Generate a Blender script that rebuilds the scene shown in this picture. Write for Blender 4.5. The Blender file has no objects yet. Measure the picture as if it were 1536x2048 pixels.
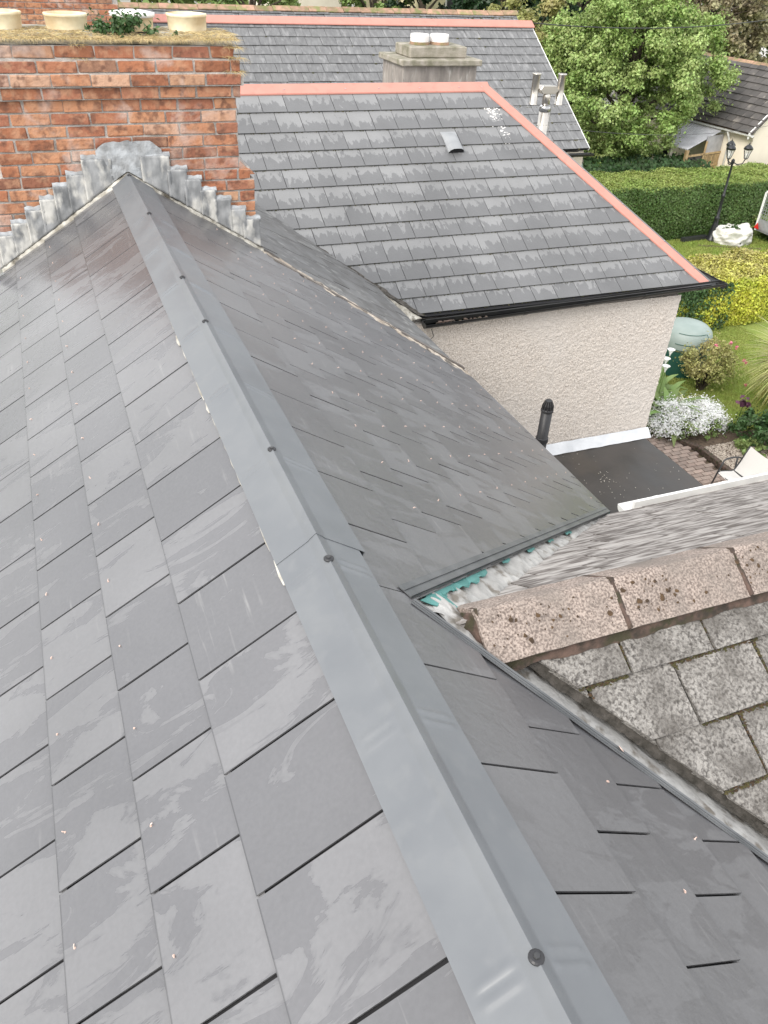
import bpy, bmesh, math, random
import numpy as np
from mathutils import Vector, Matrix, noise
R_=math.radians
random.seed(7); rng=np.random.default_rng(7)
scene=bpy.context.scene
G=7.1                       # camera eye height above the garden ground
# ---------------------------------------------------------------- camera, sky, sun, exposure
cam=bpy.data.cameras.new('camera'); camo=bpy.data.objects.new('camera',cam); scene.collection.objects.link(camo)
cam.sensor_fit='VERTICAL'; cam.sensor_height=32; cam.lens=32*1610.77/2048; cam.clip_end=600; cam.clip_start=.05
def _cam():
    yw,pt,rl=.40502843,.62455069,-.05475703
    f=Vector((math.sin(yw)*math.cos(pt),math.cos(yw)*math.cos(pt),-math.sin(pt))); r=Vector((math.cos(yw),-math.sin(yw),0)); d=f.cross(r)
    r2=r*math.cos(rl)+d*math.sin(rl); d2=-r*math.sin(rl)+d*math.cos(rl)
    return r2,d2,f
CR,CD,CF=_cam()
camo.matrix_world=Matrix(((CR.x,-CD.x,-CF.x,0),(CR.y,-CD.y,-CF.y,0),(CR.z,-CD.z,-CF.z,G),(0,0,0,1)))
scene.camera=camo
scene.render.resolution_x=768; scene.render.resolution_y=1024
SUN_EL=R_(40); SUN_AZ=R_(243)       # azimuth measured clockwise from +Y
w=bpy.data.worlds.new('World'); scene.world=w; w.use_nodes=True
nt=w.node_tree; nt.nodes.clear()
out=nt.nodes.new('ShaderNodeOutputWorld'); bg=nt.nodes.new('ShaderNodeBackground'); sky=nt.nodes.new('ShaderNodeTexSky')
sky.sky_type='NISHITA'; sky.sun_disc=False; sky.sun_elevation=SUN_EL; sky.sun_rotation=SUN_AZ; sky.air_density=1.3; sky.dust_density=3; 
tc=nt.nodes.new('ShaderNodeTexCoord'); nz=nt.nodes.new('ShaderNodeTexNoise'); nz.inputs['Scale'].default_value=2.2; nz.inputs['Detail'].default_value=6
mp=nt.nodes.new('ShaderNodeMapping'); mp.inputs['Scale'].default_value=(1,1,2.2)
nt.links.new(tc.outputs['Generated'],mp.inputs['Vector']); nt.links.new(mp.outputs[0],nz.inputs['Vector'])
rp=nt.nodes.new('ShaderNodeValToRGB'); rp.color_ramp.elements[0].position=.3; rp.color_ramp.elements[1].position=.68
rp.color_ramp.elements[0].color=(6.2,6.5,6.9,1); rp.color_ramp.elements[1].color=(12.5,12.3,12.0,1)
nt.links.new(nz.outputs['Fac'],rp.inputs[0])
mx=nt.nodes.new('ShaderNodeMix'); mx.data_type='RGBA'; mx.inputs[0].default_value=.82
nt.links.new(sky.outputs[0],mx.inputs[6]); nt.links.new(rp.outputs[0],mx.inputs[7]); nt.links.new(mx.outputs[2],bg.inputs[0])
bg.inputs[1].default_value=.11
nt.links.new(bg.outputs[0],out.inputs[0])
sl=bpy.data.lights.new('sun','SUN'); sl.energy=1.5; sl.angle=R_(26); sl.color=(1,.96,.9)
so=bpy.data.objects.new('sun',sl); scene.collection.objects.link(so)
sd=Vector((math.sin(SUN_AZ)*math.cos(SUN_EL),math.cos(SUN_AZ)*math.cos(SUN_EL),math.sin(SUN_EL)))
so.rotation_euler=sd.to_track_quat('Z','Y').to_euler(); so.location=(0,0,40)
vs=scene.view_settings; vs.view_transform='Standard'; vs.look='None'; vs.exposure=.88; vs.gamma=1; vs.use_curve_mapping=False

# ---------------------------------------------------------------- materials
def mat(name,c1,c2=None,scale=6,rough=.7,rough2=None,bump=0,bscale=None,detail=6,metal=0,coord='Object',stretch=(1,1,1),lo=.35,hi=.65,c3=None,s3=1.5,lo3=.45,hi3=.6,rand=0,island=0,dist=0,spec=.5,trans=0,alpha=1,bdist=.01,vor=0):
    m=bpy.data.materials.new(name); m.use_nodes=True; n=m.node_tree.nodes; l=m.node_tree.links; b=n['Principled BSDF']
    b.inputs['Roughness'].default_value=rough; b.inputs['Metallic'].default_value=metal; b.inputs['Specular IOR Level'].default_value=spec
    t=n.new('ShaderNodeTexCoord'); mpn=n.new('ShaderNodeMapping'); mpn.inputs['Scale'].default_value=stretch
    if coord=='World':
        g=n.new('ShaderNodeNewGeometry'); l.new(g.outputs['Position'],mpn.inputs[0])
    else: l.new(t.outputs[coord],mpn.inputs[0])
    vec=mpn.outputs[0]
    oi=None
    if rand or coord=='Object':
        oi=n.new('ShaderNodeObjectInfo'); ad=n.new('ShaderNodeVectorMath'); ad.operation='MULTIPLY_ADD'
        l.new(oi.outputs['Random'],ad.inputs[0]); ad.inputs[1].default_value=(37,53,71); l.new(vec,ad.inputs[2]); vec=ad.outputs[0]
    def noi(s,d=detail,di=0):
        x=n.new('ShaderNodeTexNoise'); x.inputs['Scale'].default_value=s; x.inputs['Detail'].default_value=d; x.inputs['Distortion'].default_value=di; l.new(vec,x.inputs['Vector']); return x.outputs['Fac']
    def mr(v,a,b_,c=0,d=1):
        x=n.new('ShaderNodeMapRange'); x.inputs[1].default_value=a; x.inputs[2].default_value=b_; x.inputs[3].default_value=c; x.inputs[4].default_value=d; l.new(v,x.inputs[0]); return x.outputs[0]
    def mixc(f,a,b_):
        x=n.new('ShaderNodeMix'); x.data_type='RGBA'; l.new(f,x.inputs[0])
        for i,v in ((6,a),(7,b_)):
            if isinstance(v,tuple): x.inputs[i].default_value=(*v[:3],1)
            else: l.new(v,x.inputs[i])
        return x.outputs[2]
    col=None
    if c2 is not None:
        f=mr(noi(scale,detail,dist),lo,hi); col=mixc(f,tuple(c1),tuple(c2))
        if rough2 is not None: l.new(mr(f,0,1,rough,rough2),b.inputs['Roughness'])
    if c3 is not None: col=mixc(mr(noi(s3,5),lo3,hi3),col if col is not None else tuple(c1),tuple(c3))
    for amt,src in ((rand,'o'),(island,'i')):
        if amt:
            if src=='o': rv=oi.outputs['Random']
            else: g2=n.new('ShaderNodeNewGeometry'); rv=g2.outputs['Random Per Island']
            h=n.new('ShaderNodeHueSaturation'); l.new(mr(rv,0,1,1-amt,1+amt),h.inputs['Value'])
            if src=='i' and amt>.15: l.new(mr(rv,0,1,.485,.515),h.inputs['Hue'])
            if col is None: h.inputs['Color'].default_value=(*c1,1)
            else: l.new(col,h.inputs['Color'])
            col=h.outputs[0]
    if col is None: b.inputs['Base Color'].default_value=(*c1,1)
    else: l.new(col,b.inputs['Base Color'])
    if bump:
        bn=n.new('ShaderNodeBump'); bn.inputs['Strength'].default_value=bump; bn.inputs['Distance'].default_value=bdist
        if vor:
            v=n.new('ShaderNodeTexVoronoi'); v.inputs['Scale'].default_value=bscale; l.new(vec,v.inputs['Vector']); l.new(v.outputs['Distance'],bn.inputs['Height'])
        else: l.new(noi(bscale or scale*4,8),bn.inputs['Height'])
        l.new(bn.outputs[0],b.inputs['Normal'])
    if trans:
        tr=n.new('ShaderNodeBsdfTranslucent'); ms=n.new('ShaderNodeMixShader'); ms.inputs[0].default_value=trans
        if col is None: tr.inputs[0].default_value=(*c1,1)
        else: l.new(col,tr.inputs[0])
        l.new(b.outputs[0],ms.inputs[1]); l.new(tr.outputs[0],ms.inputs[2]); l.new(ms.outputs[0],n['Material Output'].inputs[0])
    if alpha<1: b.inputs['Alpha'].default_value=alpha
    return m

def slate_mat(name,dry,damp,r1,r2,mode,rnd=.06,spec=.5,edge=.7):
    """fibre-cement slate: drying rain marks follow the fall of each slate (local y)"""
    m=bpy.data.materials.new(name); m.use_nodes=True; n=m.node_tree.nodes; l=m.node_tree.links; b=n['Principled BSDF']; b.inputs['Specular IOR Level'].default_value=spec
    t=n.new('ShaderNodeTexCoord'); oi=n.new('ShaderNodeObjectInfo')
    ad=n.new('ShaderNodeVectorMath'); ad.operation='MULTIPLY_ADD'; l.new(oi.outputs['Random'],ad.inputs[0]); ad.inputs[1].default_value=(17,23,0); 
    mp1=n.new('ShaderNodeMapping'); l.new(t.outputs['Object'],ad.inputs[2]); l.new(ad.outputs[0],mp1.inputs[0])
    nz1=n.new('ShaderNodeTexNoise'); nz1.inputs['Detail'].default_value=5; nz1.inputs['Roughness'].default_value=.62; l.new(mp1.outputs[0],nz1.inputs['Vector'])
    def mr(v,a,b_,c=0,d=1):
        x=n.new('ShaderNodeMapRange'); x.inputs[1].default_value=a; x.inputs[2].default_value=b_; x.inputs[3].default_value=c; x.inputs[4].default_value=d
        l.new(v,x.inputs[0]); return x.outputs[0]
    if mode=='streak':
        mp1.inputs['Scale'].default_value=(6.5,2.0,1); nz1.inputs['Scale'].default_value=1.1; nz1.inputs['Distortion'].default_value=.9
        th_=n.new('ShaderNodeMath'); th_.operation='MULTIPLY_ADD'; l.new(oi.outputs['Random'],th_.inputs[0]); th_.inputs[1].default_value=.16; l.new(nz1.outputs['Fac'],th_.inputs[2])
        f=mr(th_.outputs[0],.595,.625)
    else:
        mp1.inputs['Scale'].default_value=(13,5,1); nz1.inputs['Scale'].default_value=1.3; nz1.inputs['Distortion'].default_value=.3
        sx=n.new('ShaderNodeSeparateXYZ'); l.new(t.outputs['Object'],sx.inputs[0])
        a=n.new('ShaderNodeMath'); a.operation='MULTIPLY_ADD'; l.new(nz1.outputs['Fac'],a.inputs[0]); a.inputs[1].default_value=.52; l.new(sx.outputs[1],a.inputs[2])
        a2=n.new('ShaderNodeMath'); a2.operation='MULTIPLY_ADD'; l.new(oi.outputs['Random'],a2.inputs[0]); a2.inputs[1].default_value=.09; l.new(a.outputs[0],a2.inputs[2])
        f=mr(a2.outputs[0],.445,.462)
    x=n.new('ShaderNodeMix'); x.data_type='RGBA'; l.new(f,x.inputs[0]); x.inputs[6].default_value=(*damp,1); x.inputs[7].default_value=(*dry,1)
    # broad tone drift + fine dust
    g=n.new('ShaderNodeNewGeometry'); nb=n.new('ShaderNodeTexNoise'); nb.inputs['Scale'].default_value=1.7; nb.inputs['Detail'].default_value=8; l.new(g.outputs['Position'],nb.inputs['Vector'])
    nf=n.new('ShaderNodeTexNoise'); nf.inputs['Scale'].default_value=90; nf.inputs['Detail'].default_value=4; l.new(g.outputs['Position'],nf.inputs['Vector'])
    xo=x.outputs[2]
    if mode=='streak':
        # pale scuffs left by boots and tools, and a dark tail line: course-step shadow painted in with the dirty cut edge
        m3=n.new('ShaderNodeMapping'); m3.inputs['Scale'].default_value=(2.2,34,1); m3.inputs['Rotation'].default_value=(0,0,.5); l.new(ad.outputs[0],m3.inputs[0])
        n3=n.new('ShaderNodeTexNoise'); n3.inputs['Scale'].default_value=1.6; n3.inputs['Detail'].default_value=6; l.new(m3.outputs[0],n3.inputs['Vector'])
        n4=n.new('ShaderNodeTexNoise'); n4.inputs['Scale'].default_value=2.4; n4.inputs['Detail'].default_value=3; l.new(ad.outputs[0],n4.inputs['Vector'])
        q1=n.new('ShaderNodeMath'); q1.operation='MULTIPLY'; l.new(mr(n3.outputs['Fac'],.60,.74,0,.45),q1.inputs[0]); l.new(mr(n4.outputs['Fac'],.52,.66),q1.inputs[1])
        x3=n.new('ShaderNodeMix'); x3.data_type='RGBA'; l.new(q1.outputs[0],x3.inputs[0]); l.new(xo,x3.inputs[6]); x3.inputs[7].default_value=(.34,.335,.33,1)
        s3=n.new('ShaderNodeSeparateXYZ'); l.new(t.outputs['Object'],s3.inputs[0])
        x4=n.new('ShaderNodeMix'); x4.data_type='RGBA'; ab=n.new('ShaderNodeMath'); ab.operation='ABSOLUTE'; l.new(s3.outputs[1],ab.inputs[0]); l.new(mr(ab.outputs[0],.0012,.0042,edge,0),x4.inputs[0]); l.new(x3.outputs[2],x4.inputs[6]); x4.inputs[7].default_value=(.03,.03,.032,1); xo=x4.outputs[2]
    h=n.new('ShaderNodeHueSaturation'); l.new(xo,h.inputs['Color'])
    v1=mr(nb.outputs['Fac'],.3,.7,.86,1.14); v2=mr(oi.outputs['Random'],0,1,1-rnd,1+rnd); v3=mr(nf.outputs['Fac'],.3,.7,.95,1.05)
    p=n.new('ShaderNodeMath'); p.operation='MULTIPLY'; l.new(v1,p.inputs[0]); l.new(v2,p.inputs[1]); p2=n.new('ShaderNodeMath'); p2.operation='MULTIPLY'; l.new(p.outputs[0],p2.inputs[0]); l.new(v3,p2.inputs[1])
    l.new(p2.outputs[0],h.inputs['Value']); l.new(h.outputs[0],b.inputs['Base Color'])
    l.new(mr(f,0,1,r2,r1),b.inputs['Roughness'])
    bn=n.new('ShaderNodeBump'); bn.inputs['Strength'].default_value=.22; bn.inputs['Distance'].default_value=.006; mr_=n.new('ShaderNodeTexNoise'); mr_.inputs['Scale'].default_value=22; mr_.inputs['Detail'].default_value=9; mr_.inputs['Distortion'].default_value=.6; l.new(g.outputs['Position'],mr_.inputs['Vector']); l.new(mr_.outputs['Fac'],bn.inputs['Height']); 
    bn2=n.new('ShaderNodeBump'); bn2.inputs['Strength'].default_value=.12; bn2.inputs['Distance'].default_value=.002; l.new(nf.outputs['Fac'],bn2.inputs['Height']); l.new(bn.outputs[0],bn2.inputs['Normal']); l.new(bn2.outputs[0],b.inputs['Normal'])
    return m

MT={}
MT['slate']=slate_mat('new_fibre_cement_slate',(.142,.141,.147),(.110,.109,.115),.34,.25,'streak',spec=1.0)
MT['slateR']=slate_mat('new_fibre_cement_slate_shaded_side',(.122,.121,.126),(.101,.100,.105),.38,.30,'streak',rnd=.02,spec=.9,edge=.15)  # same slate as the left slope; right slope's shade put into the colour
MT['slate2']=slate_mat('damp_fibre_cement_slate',(.21,.211,.213),(.138,.139,.142),.5,.42,'tide',.05)
MT['deck']=mat('black_membrane',(.012,.012,.014),rough=.8)
MT['cap']=mat('grey_coated_steel',(.140,.149,.161),(.165,.174,.185),scale=5,rough=.32,rough2=.48,bump=.12,bscale=4,c3=(.175,.182,.19),s3=17,lo3=.52,hi3=.85,coord='World')
MT['capedge']=mat('bare_cut_steel',(.5,.53,.53),(.3,.35,.36),scale=30,rough=.35,metal=.6)
MT['trim']=mat('anthracite_trim',(.085,.09,.095),(.13,.135,.14),scale=9,rough=.45)
MT['rubber']=mat('black_rubber',(.025,.025,.028),rough=.45)
MT['steel']=mat('bright_steel',(.6,.6,.6),(.4,.4,.4),scale=20,rough=.25,metal=1)
MT['copper']=mat('copper_rivet',(.62,.44,.37),(.75,.6,.53),scale=200,rough=.5,metal=.3)
MT['lead']=mat('weathered_lead',(.33,.335,.34),(.15,.155,.16),scale=13,rough=.6,bump=.6,bscale=22,c3=(.52,.51,.48),s3=11,lo3=.5,hi3=.6,coord='World',stretch=(1,1,.5))
MT['leadpale']=mat('pale_crumpled_lead',(.50,.49,.47),(.36,.35,.335),scale=14,rough=.8,bump=.9,bscale=30,c3=(.19,.17,.145),s3=18,lo3=.53,hi3=.66,coord='World')
MT['vent']=mat('grey_vent_plastic',(.30,.31,.32),(.25,.26,.27),scale=9,rough=.5)
MT['leadnew']=mat('new_lead',(.62,.64,.67),(.5,.52,.55),scale=5,rough=.45,bump=.4,bscale=12,coord='World')
MT['mortargrey']=mat('grey_pointing',(.44,.46,.48),(.25,.255,.26),scale=18,rough=.85,bump=.7,bscale=40,coord='World')
MT['mortar']=mat('lime_mortar',(.50,.47,.44),(.33,.30,.27),scale=14,rough=.95,bump=.8,bscale=60,coord='World')
MT['fillet']=mat('dirty_pale_mortar',(.56,.54,.49),(.24,.22,.18),scale=16,rough=.95,bump=.9,bscale=35,c3=(.07,.06,.045),s3=9,lo3=.56,hi3=.66,coord='World')
MT['wood']=mat('pale_timber',(.55,.45,.34),(.38,.29,.2),scale=9,rough=.8,stretch=(1,6,1),bump=.4,bscale=30,coord='World')
MT['packing']=mat('dark_packing',(.10,.09,.08),(.035,.032,.026),scale=30,rough=1,bump=1,bscale=60,coord='World')
MT['garwall']=mat('pale_cream_render',(.90,.82,.68),(.84,.76,.63),scale=2,rough=.85,coord='World')
MT['party']=mat('broken_party_fillet',(.58,.51,.43),(.30,.25,.2),scale=7,rough=.95,bump=1,bscale=30,c3=(.09,.08,.07),s3=9,lo3=.48,hi3=.56,coord='World')
MT['teal']=mat('teal_membrane',(.05,.20,.185),(.10,.30,.28),scale=10,rough=.5,bump=.3,bscale=9)
MT['oldslate']=mat('old_natural_slate',(.165,.166,.168),(.13,.131,.134),scale=7,rough=.5,rough2=.65,rand=.1,bump=.25,bscale=20,stretch=(3,1,1),c3=(.25,.25,.252),s3=5,lo3=.54,hi3=.72)
MT['oldslate2']=mat('worn_grey_slate',(.15,.15,.15),(.10,.098,.095),scale=6,rough=.6,rand=.12,bump=.4,bscale=20,c3=(.24,.24,.23),s3=8,lo3=.58,hi3=.7)
MT['concslate']=mat('lichen_concrete_slate',(.38,.36,.335),(.085,.077,.07),scale=95,detail=10,rough=.92,bump=1,bscale=130,lo=.40,hi=.66,c3=(.10,.09,.08),s3=9,lo3=.38,hi3=.8,rand=.1,dist=.6)
MT['concfar']=mat('streaked_concrete_slate',(.40,.375,.355),(.10,.085,.077),scale=16,stretch=(.5,2.0,1),detail=9,rough=.9,bump=.7,bscale=50,lo=.38,hi=.62,rand=.1,coord='Object')
MT['ridget']=mat('granular_ridge_tile',(.47,.385,.335),(.15,.115,.098),scale=150,detail=8,rough=.95,bump=1,bscale=140,lo=.38,hi=.62,c3=(.19,.165,.145),s3=5,lo3=.38,hi3=.74,rand=.06,bdist=.006)
MT['ridgemortar']=mat('mossy_red_mortar',(.13,.085,.068),(.045,.036,.028),scale=26,rough=1,bump=1,bscale=45,c3=(.05,.045,.025),s3=18,lo3=.5,hi3=.62,coord='World')
MT['lichen']=mat('black_lichen',(.045,.03,.02),(.1,.06,.03),scale=40,rough=1,coord='World')
MT['moss']=mat('dark_moss',(.05,.055,.02),(.1,.085,.035),scale=40,rough=1,bump=1,bscale=80,coord='World')
MT['salmon']=mat('salmon_ridge_metal',(.56,.245,.195),(.50,.22,.175),scale=4,rough=.5,coord='World',c3=(.43,.20,.16),s3=9,lo3=.55,hi3=.75)
MT['gutterb']=mat('black_gutter_plastic',(.014,.014,.015),(.022,.022,.02),scale=8,rough=.3,coord='World')
MT['white']=mat('white_plastic',(.82,.82,.8),(.75,.75,.73),scale=8,rough=.35,coord='World')
MT['offwhite']=mat('painted_render',(.72,.66,.56),(.66,.60,.5),scale=2,rough=.85,bump=.1,bscale=30,coord='World')
MT['dash']=mat('pebbledash',(.74,.68,.625),(.47,.41,.36),scale=75,detail=2,rough=.95,bump=1,bscale=62,bdist=.012,lo=.42,hi=.64,c3=(.66,.61,.565),s3=1.1,lo3=.4,hi3=.7,coord='World')
MT['felt']=mat('bitumen_felt',(.036,.034,.032),(.058,.052,.048),scale=2.2,rough=.42,rough2=.6,bump=.15,bscale=20,c3=(.075,.062,.05),s3=1.4,lo3=.55,hi3=.75,coord='World')
MT['render']=mat('weathered_render',(.33,.30,.27),(.2,.18,.165),scale=3,rough=.95,stretch=(4,4,1),bump=.5,bscale=40,c3=(.42,.40,.37),s3=5,lo3=.56,hi3=.7,coord='World')
MT['cement']=mat('mossy_cement',(.36,.33,.28),(.18,.17,.12),scale=9,rough=1,bump=.7,bscale=50,coord='World')
MT['pot']=mat('cream_clay_pot',(.88,.79,.57),(.62,.48,.29),scale=7,rough=.8,bump=.2,bscale=40,coord='World')
MT['potw']=mat('white_pot',(.85,.84,.82),(.75,.72,.7),scale=20,rough=.7)
MT['straw']=mat('dry_grass',(.62,.49,.27),(.48,.37,.18),scale=14,rough=.9,island=.3,trans=.2,coord='World')
MT['terr']=mat('old_red_ridge_tile',(.42,.25,.18),(.25,.18,.11),scale=8,rough=.95,rand=.2,c3=(.2,.2,.08),s3=5,lo3=.5,hi3=.65,bump=.5,bscale=20)
MT['glass']=mat('dark_glass',(.03,.035,.04),rough=.08)
MT['inox']=mat('stainless_flue',(.62,.58,.52),(.55,.52,.48),scale=3,rough=.28,metal=1,stretch=(1,1,8),coord='World')
MT['grass']=mat('lawn_grass',(.21,.29,.055),(.29,.34,.08),scale=1.6,detail=9,rough=.9,bump=.8,bscale=60,coord='World',c3=(.35,.33,.12),s3=.9,lo3=.5,hi3=.72,bdist=.03)
MT['blade']=mat('grass_blade',(.25,.34,.065),(.34,.38,.1),scale=2,rough=.8,island=.3,trans=.3,coord='World')
MT['soil']=mat('garden_soil',(.07,.05,.035),(.14,.1,.07),scale=20,rough=1,bump=1,bscale=60,coord='World')
MT['paver']=mat('brick_paver',(.33,.25,.21),(.25,.2,.17),scale=12,rough=.9,rand=.2,bump=.5,bscale=60)
MT['gravel']=mat('pea_gravel',(.42,.36,.3),rough=.9,island=.35)
MT['sling']=mat('white_sling_fabric',(.72,.71,.69),(.66,.65,.63),scale=150,rough=.8,trans=.15)
MT['dkmetal']=mat('dark_metal',(.04,.042,.045),(.06,.06,.062),scale=8,rough=.4,metal=.3)
MT['iron']=mat('black_cast_iron',(.02,.021,.024),rough=.35)
MT['lampglass']=mat('lamp_glass',(.8,.82,.82),rough=.1,alpha=.35)
MT['bag']=mat('white_woven_bag',(.78,.77,.74),(.6,.58,.54),scale=6,rough=.8,bump=.5,bscale=9,coord='World')
MT['grn']=mat('grey_green_plastic',(.30,.36,.34),(.25,.31,.29),scale=3,rough=.5,coord='World')
MT['dkgrn']=mat('dark_green_plastic',(.02,.09,.07),rough=.5)
MT['galv']=mat('galvanised_steel',(.45,.46,.47),(.36,.37,.38),scale=10,rough=.45,metal=.6)
MT['red']=mat('red_reflector',(.6,.02,.015),rough=.3)
MT['sheet']=mat('corrugated_plastic_sheet',(.5,.5,.52),(.38,.38,.4),scale=4,rough=.4,coord='World')
MT['bamboo']=mat('bamboo_screen',(.5,.37,.2),(.36,.25,.13),scale=10,rough=.8,rand=.2)
MT['greywood']=mat('grey_timber',(.2,.18,.16),(.12,.1,.09),scale=8,rough=.9,coord='World')
MT['bark']=mat('tree_bark',(.09,.07,.05),(.05,.04,.03),scale=14,rough=1,bump=.8,bscale=30,coord='World')
MT['garroof']=mat('stained_garage_tile',(.115,.105,.10),(.07,.065,.063),scale=1.5,rough=.85,rand=.2,c3=(.25,.225,.2),s3=2.2,lo3=.6,hi3=.72)
def leafm(n,c1,c2,tr=.32,isl=.35,rough=.5): MT[n]=mat(n,c1,c2,scale=.9,detail=3,rough=rough,island=isl,trans=tr,coord='World',lo=.4,hi=.6)
leafm('leaf_bright',(.29,.41,.115),(.43,.53,.20)); leafm('leaf_dark',(.018,.045,.018),(.03,.07,.025)); leafm('leaf_olive',(.34,.35,.12),(.44,.40,.17))
leafm('leaf_brown',(.34,.29,.18),(.38,.37,.21)); leafm('leaf_mid',(.18,.27,.075),(.27,.35,.12)); leafm('leaf_hedge_shaded',(.095,.165,.04),(.13,.21,.06)); leafm('leaf_hedge_lit',(.27,.36,.09),(.33,.39,.11))
leafm('leaf_yellow',(.62,.62,.08),(.42,.50,.08)); leafm('leaf_deep',(.045,.10,.03),(.075,.145,.045)); leafm('leaf_palm',(.33,.35,.12),(.52,.50,.22),.2); leafm('leaf_gold',(.52,.50,.11),(.44,.40,.13),.2)
MT['petal']=mat('white_petal',(.93,.93,.92),rough=.7,island=.05,trans=.2); MT['pink']=mat('pink_petal',(.72,.22,.3),rough=.6,island=.2,trans=.2); MT['purple']=mat('purple_petal',(.09,.03,.06),rough=.7,island=.3)

def brick_mat():
    m=bpy.data.materials.new('weathered_red_brick'); m.use_nodes=True; n=m.node_tree.nodes; l=m.node_tree.links; b=n['Principled BSDF']; b.inputs['Roughness'].default_value=.92; b.inputs['Specular IOR Level'].default_value=.25
    oi=n.new('ShaderNodeObjectInfo'); rp=n.new('ShaderNodeValToRGB'); rp.color_ramp.interpolation='LINEAR'; e=rp.color_ramp.elements
    cols=[(0,(.25,.105,.06)),(.2,(.42,.175,.095)),(.4,(.31,.13,.085)),(.55,(.50,.25,.14)),(.7,(.36,.145,.085)),(.82,(.20,.10,.07)),(.92,(.58,.35,.22)),(1,(.46,.30,.25))]
    e[0].position=0; e[0].color=(*cols[0][1],1); e[1].position=1; e[1].color=(*cols[-1][1],1)
    for p,c in cols[1:-1]: x=e.new(p); x.color=(*c,1)
    l.new(oi.outputs['Random'],rp.inputs[0])
    g=n.new('ShaderNodeNewGeometry')
    def noi(s,d=6,di=0):
        x=n.new('ShaderNodeTexNoise'); x.inputs['Scale'].default_value=s; x.inputs['Detail'].default_value=d; x.inputs['Distortion'].default_value=di; l.new(g.outputs['Position'],x.inputs['Vector']); return x.outputs['Fac']
    def mr(v,a,b_,c=0,d=1):
        x=n.new('ShaderNodeMapRange'); x.inputs[1].default_value=a; x.inputs[2].default_value=b_; x.inputs[3].default_value=c; x.inputs[4].default_value=d; l.new(v,x.inputs[0]); return x.outputs[0]
    def mixc(f,a,c):
        x=n.new('ShaderNodeMix'); x.data_type='RGBA'; l.new(f,x.inputs[0]); l.new(a,x.inputs[6]); x.inputs[7].default_value=(*c,1); return x.outputs[2]
    c=mixc(mr(noi(21,9,.1),.50,.64,0,.7),rp.outputs[0],(.14,.07,.05))      # spalled dark skin
    c=mixc(mr(noi(18,9,.15),.50,.66,0,.6),c,(.52,.29,.18))               # fresh orange core
    c=mixc(mr(noi(4.2,9,.6),.55,.66,0,.55),c,(.56,.45,.40))              # salt bloom
    l.new(c,b.inputs['Base Color'])
    bn=n.new('ShaderNodeBump'); bn.inputs['Strength'].default_value=.8; bn.inputs['Distance'].default_value=.008; l.new(noi(45,8),bn.inputs['Height']); l.new(bn.outputs[0],b.inputs['Normal'])
    return m
MT['brick']=brick_mat()

# ---------------------------------------------------------------- object helpers
W={}; C=scene.collection
def tag(o,**k):
    for a,v in k.items():
        if v is not None: o[a]=v
def thing(name,label,cat,loc,group=None):
    o=bpy.data.objects.new(name,None); C.objects.link(o); o.empty_display_size=.2
    M=Matrix.Translation(Vector((loc[0],loc[1],loc[2]+G))); o.matrix_basis=M; W[o]=M; tag(o,label=label,category=cat,group=group); return o
def place(name,me,parent=None,Mw=None,**props):
    """link a mesh object; Mw=None means the vertices are world coordinates (height measured from the eye) and get their own origin"""
    if Mw is None:
        n=len(me.vertices); co=np.empty(n*3,np.float32); me.vertices.foreach_get('co',co); co=co.reshape(-1,3)
        c=np.array([(co[:,0].min()+co[:,0].max())/2,(co[:,1].min()+co[:,1].max())/2,co[:,2].min()],np.float32)
        me.vertices.foreach_set('co',(co-c).ravel()); me.update(); Mw=Matrix.Translation(Vector((float(c[0]),float(c[1]),float(c[2])+G)))
    o=bpy.data.objects.new(name,me); C.objects.link(o)
    if parent is not None: o.parent=parent; o.matrix_basis=W[parent].inverted()@Mw
    else: o.matrix_basis=Mw
    W[o]=Mw; tag(o,**props); return o
def mk(name,V,F,m,smooth=False,mats=None):
    me=bpy.data.meshes.new(name); me.from_pydata([tuple(v) for v in V],[],F); me.materials.append(m if not isinstance(m,str) else MT[m])
    if smooth:
        for p in me.polygons: p.use_smooth=True
    me.update(); return me
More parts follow.
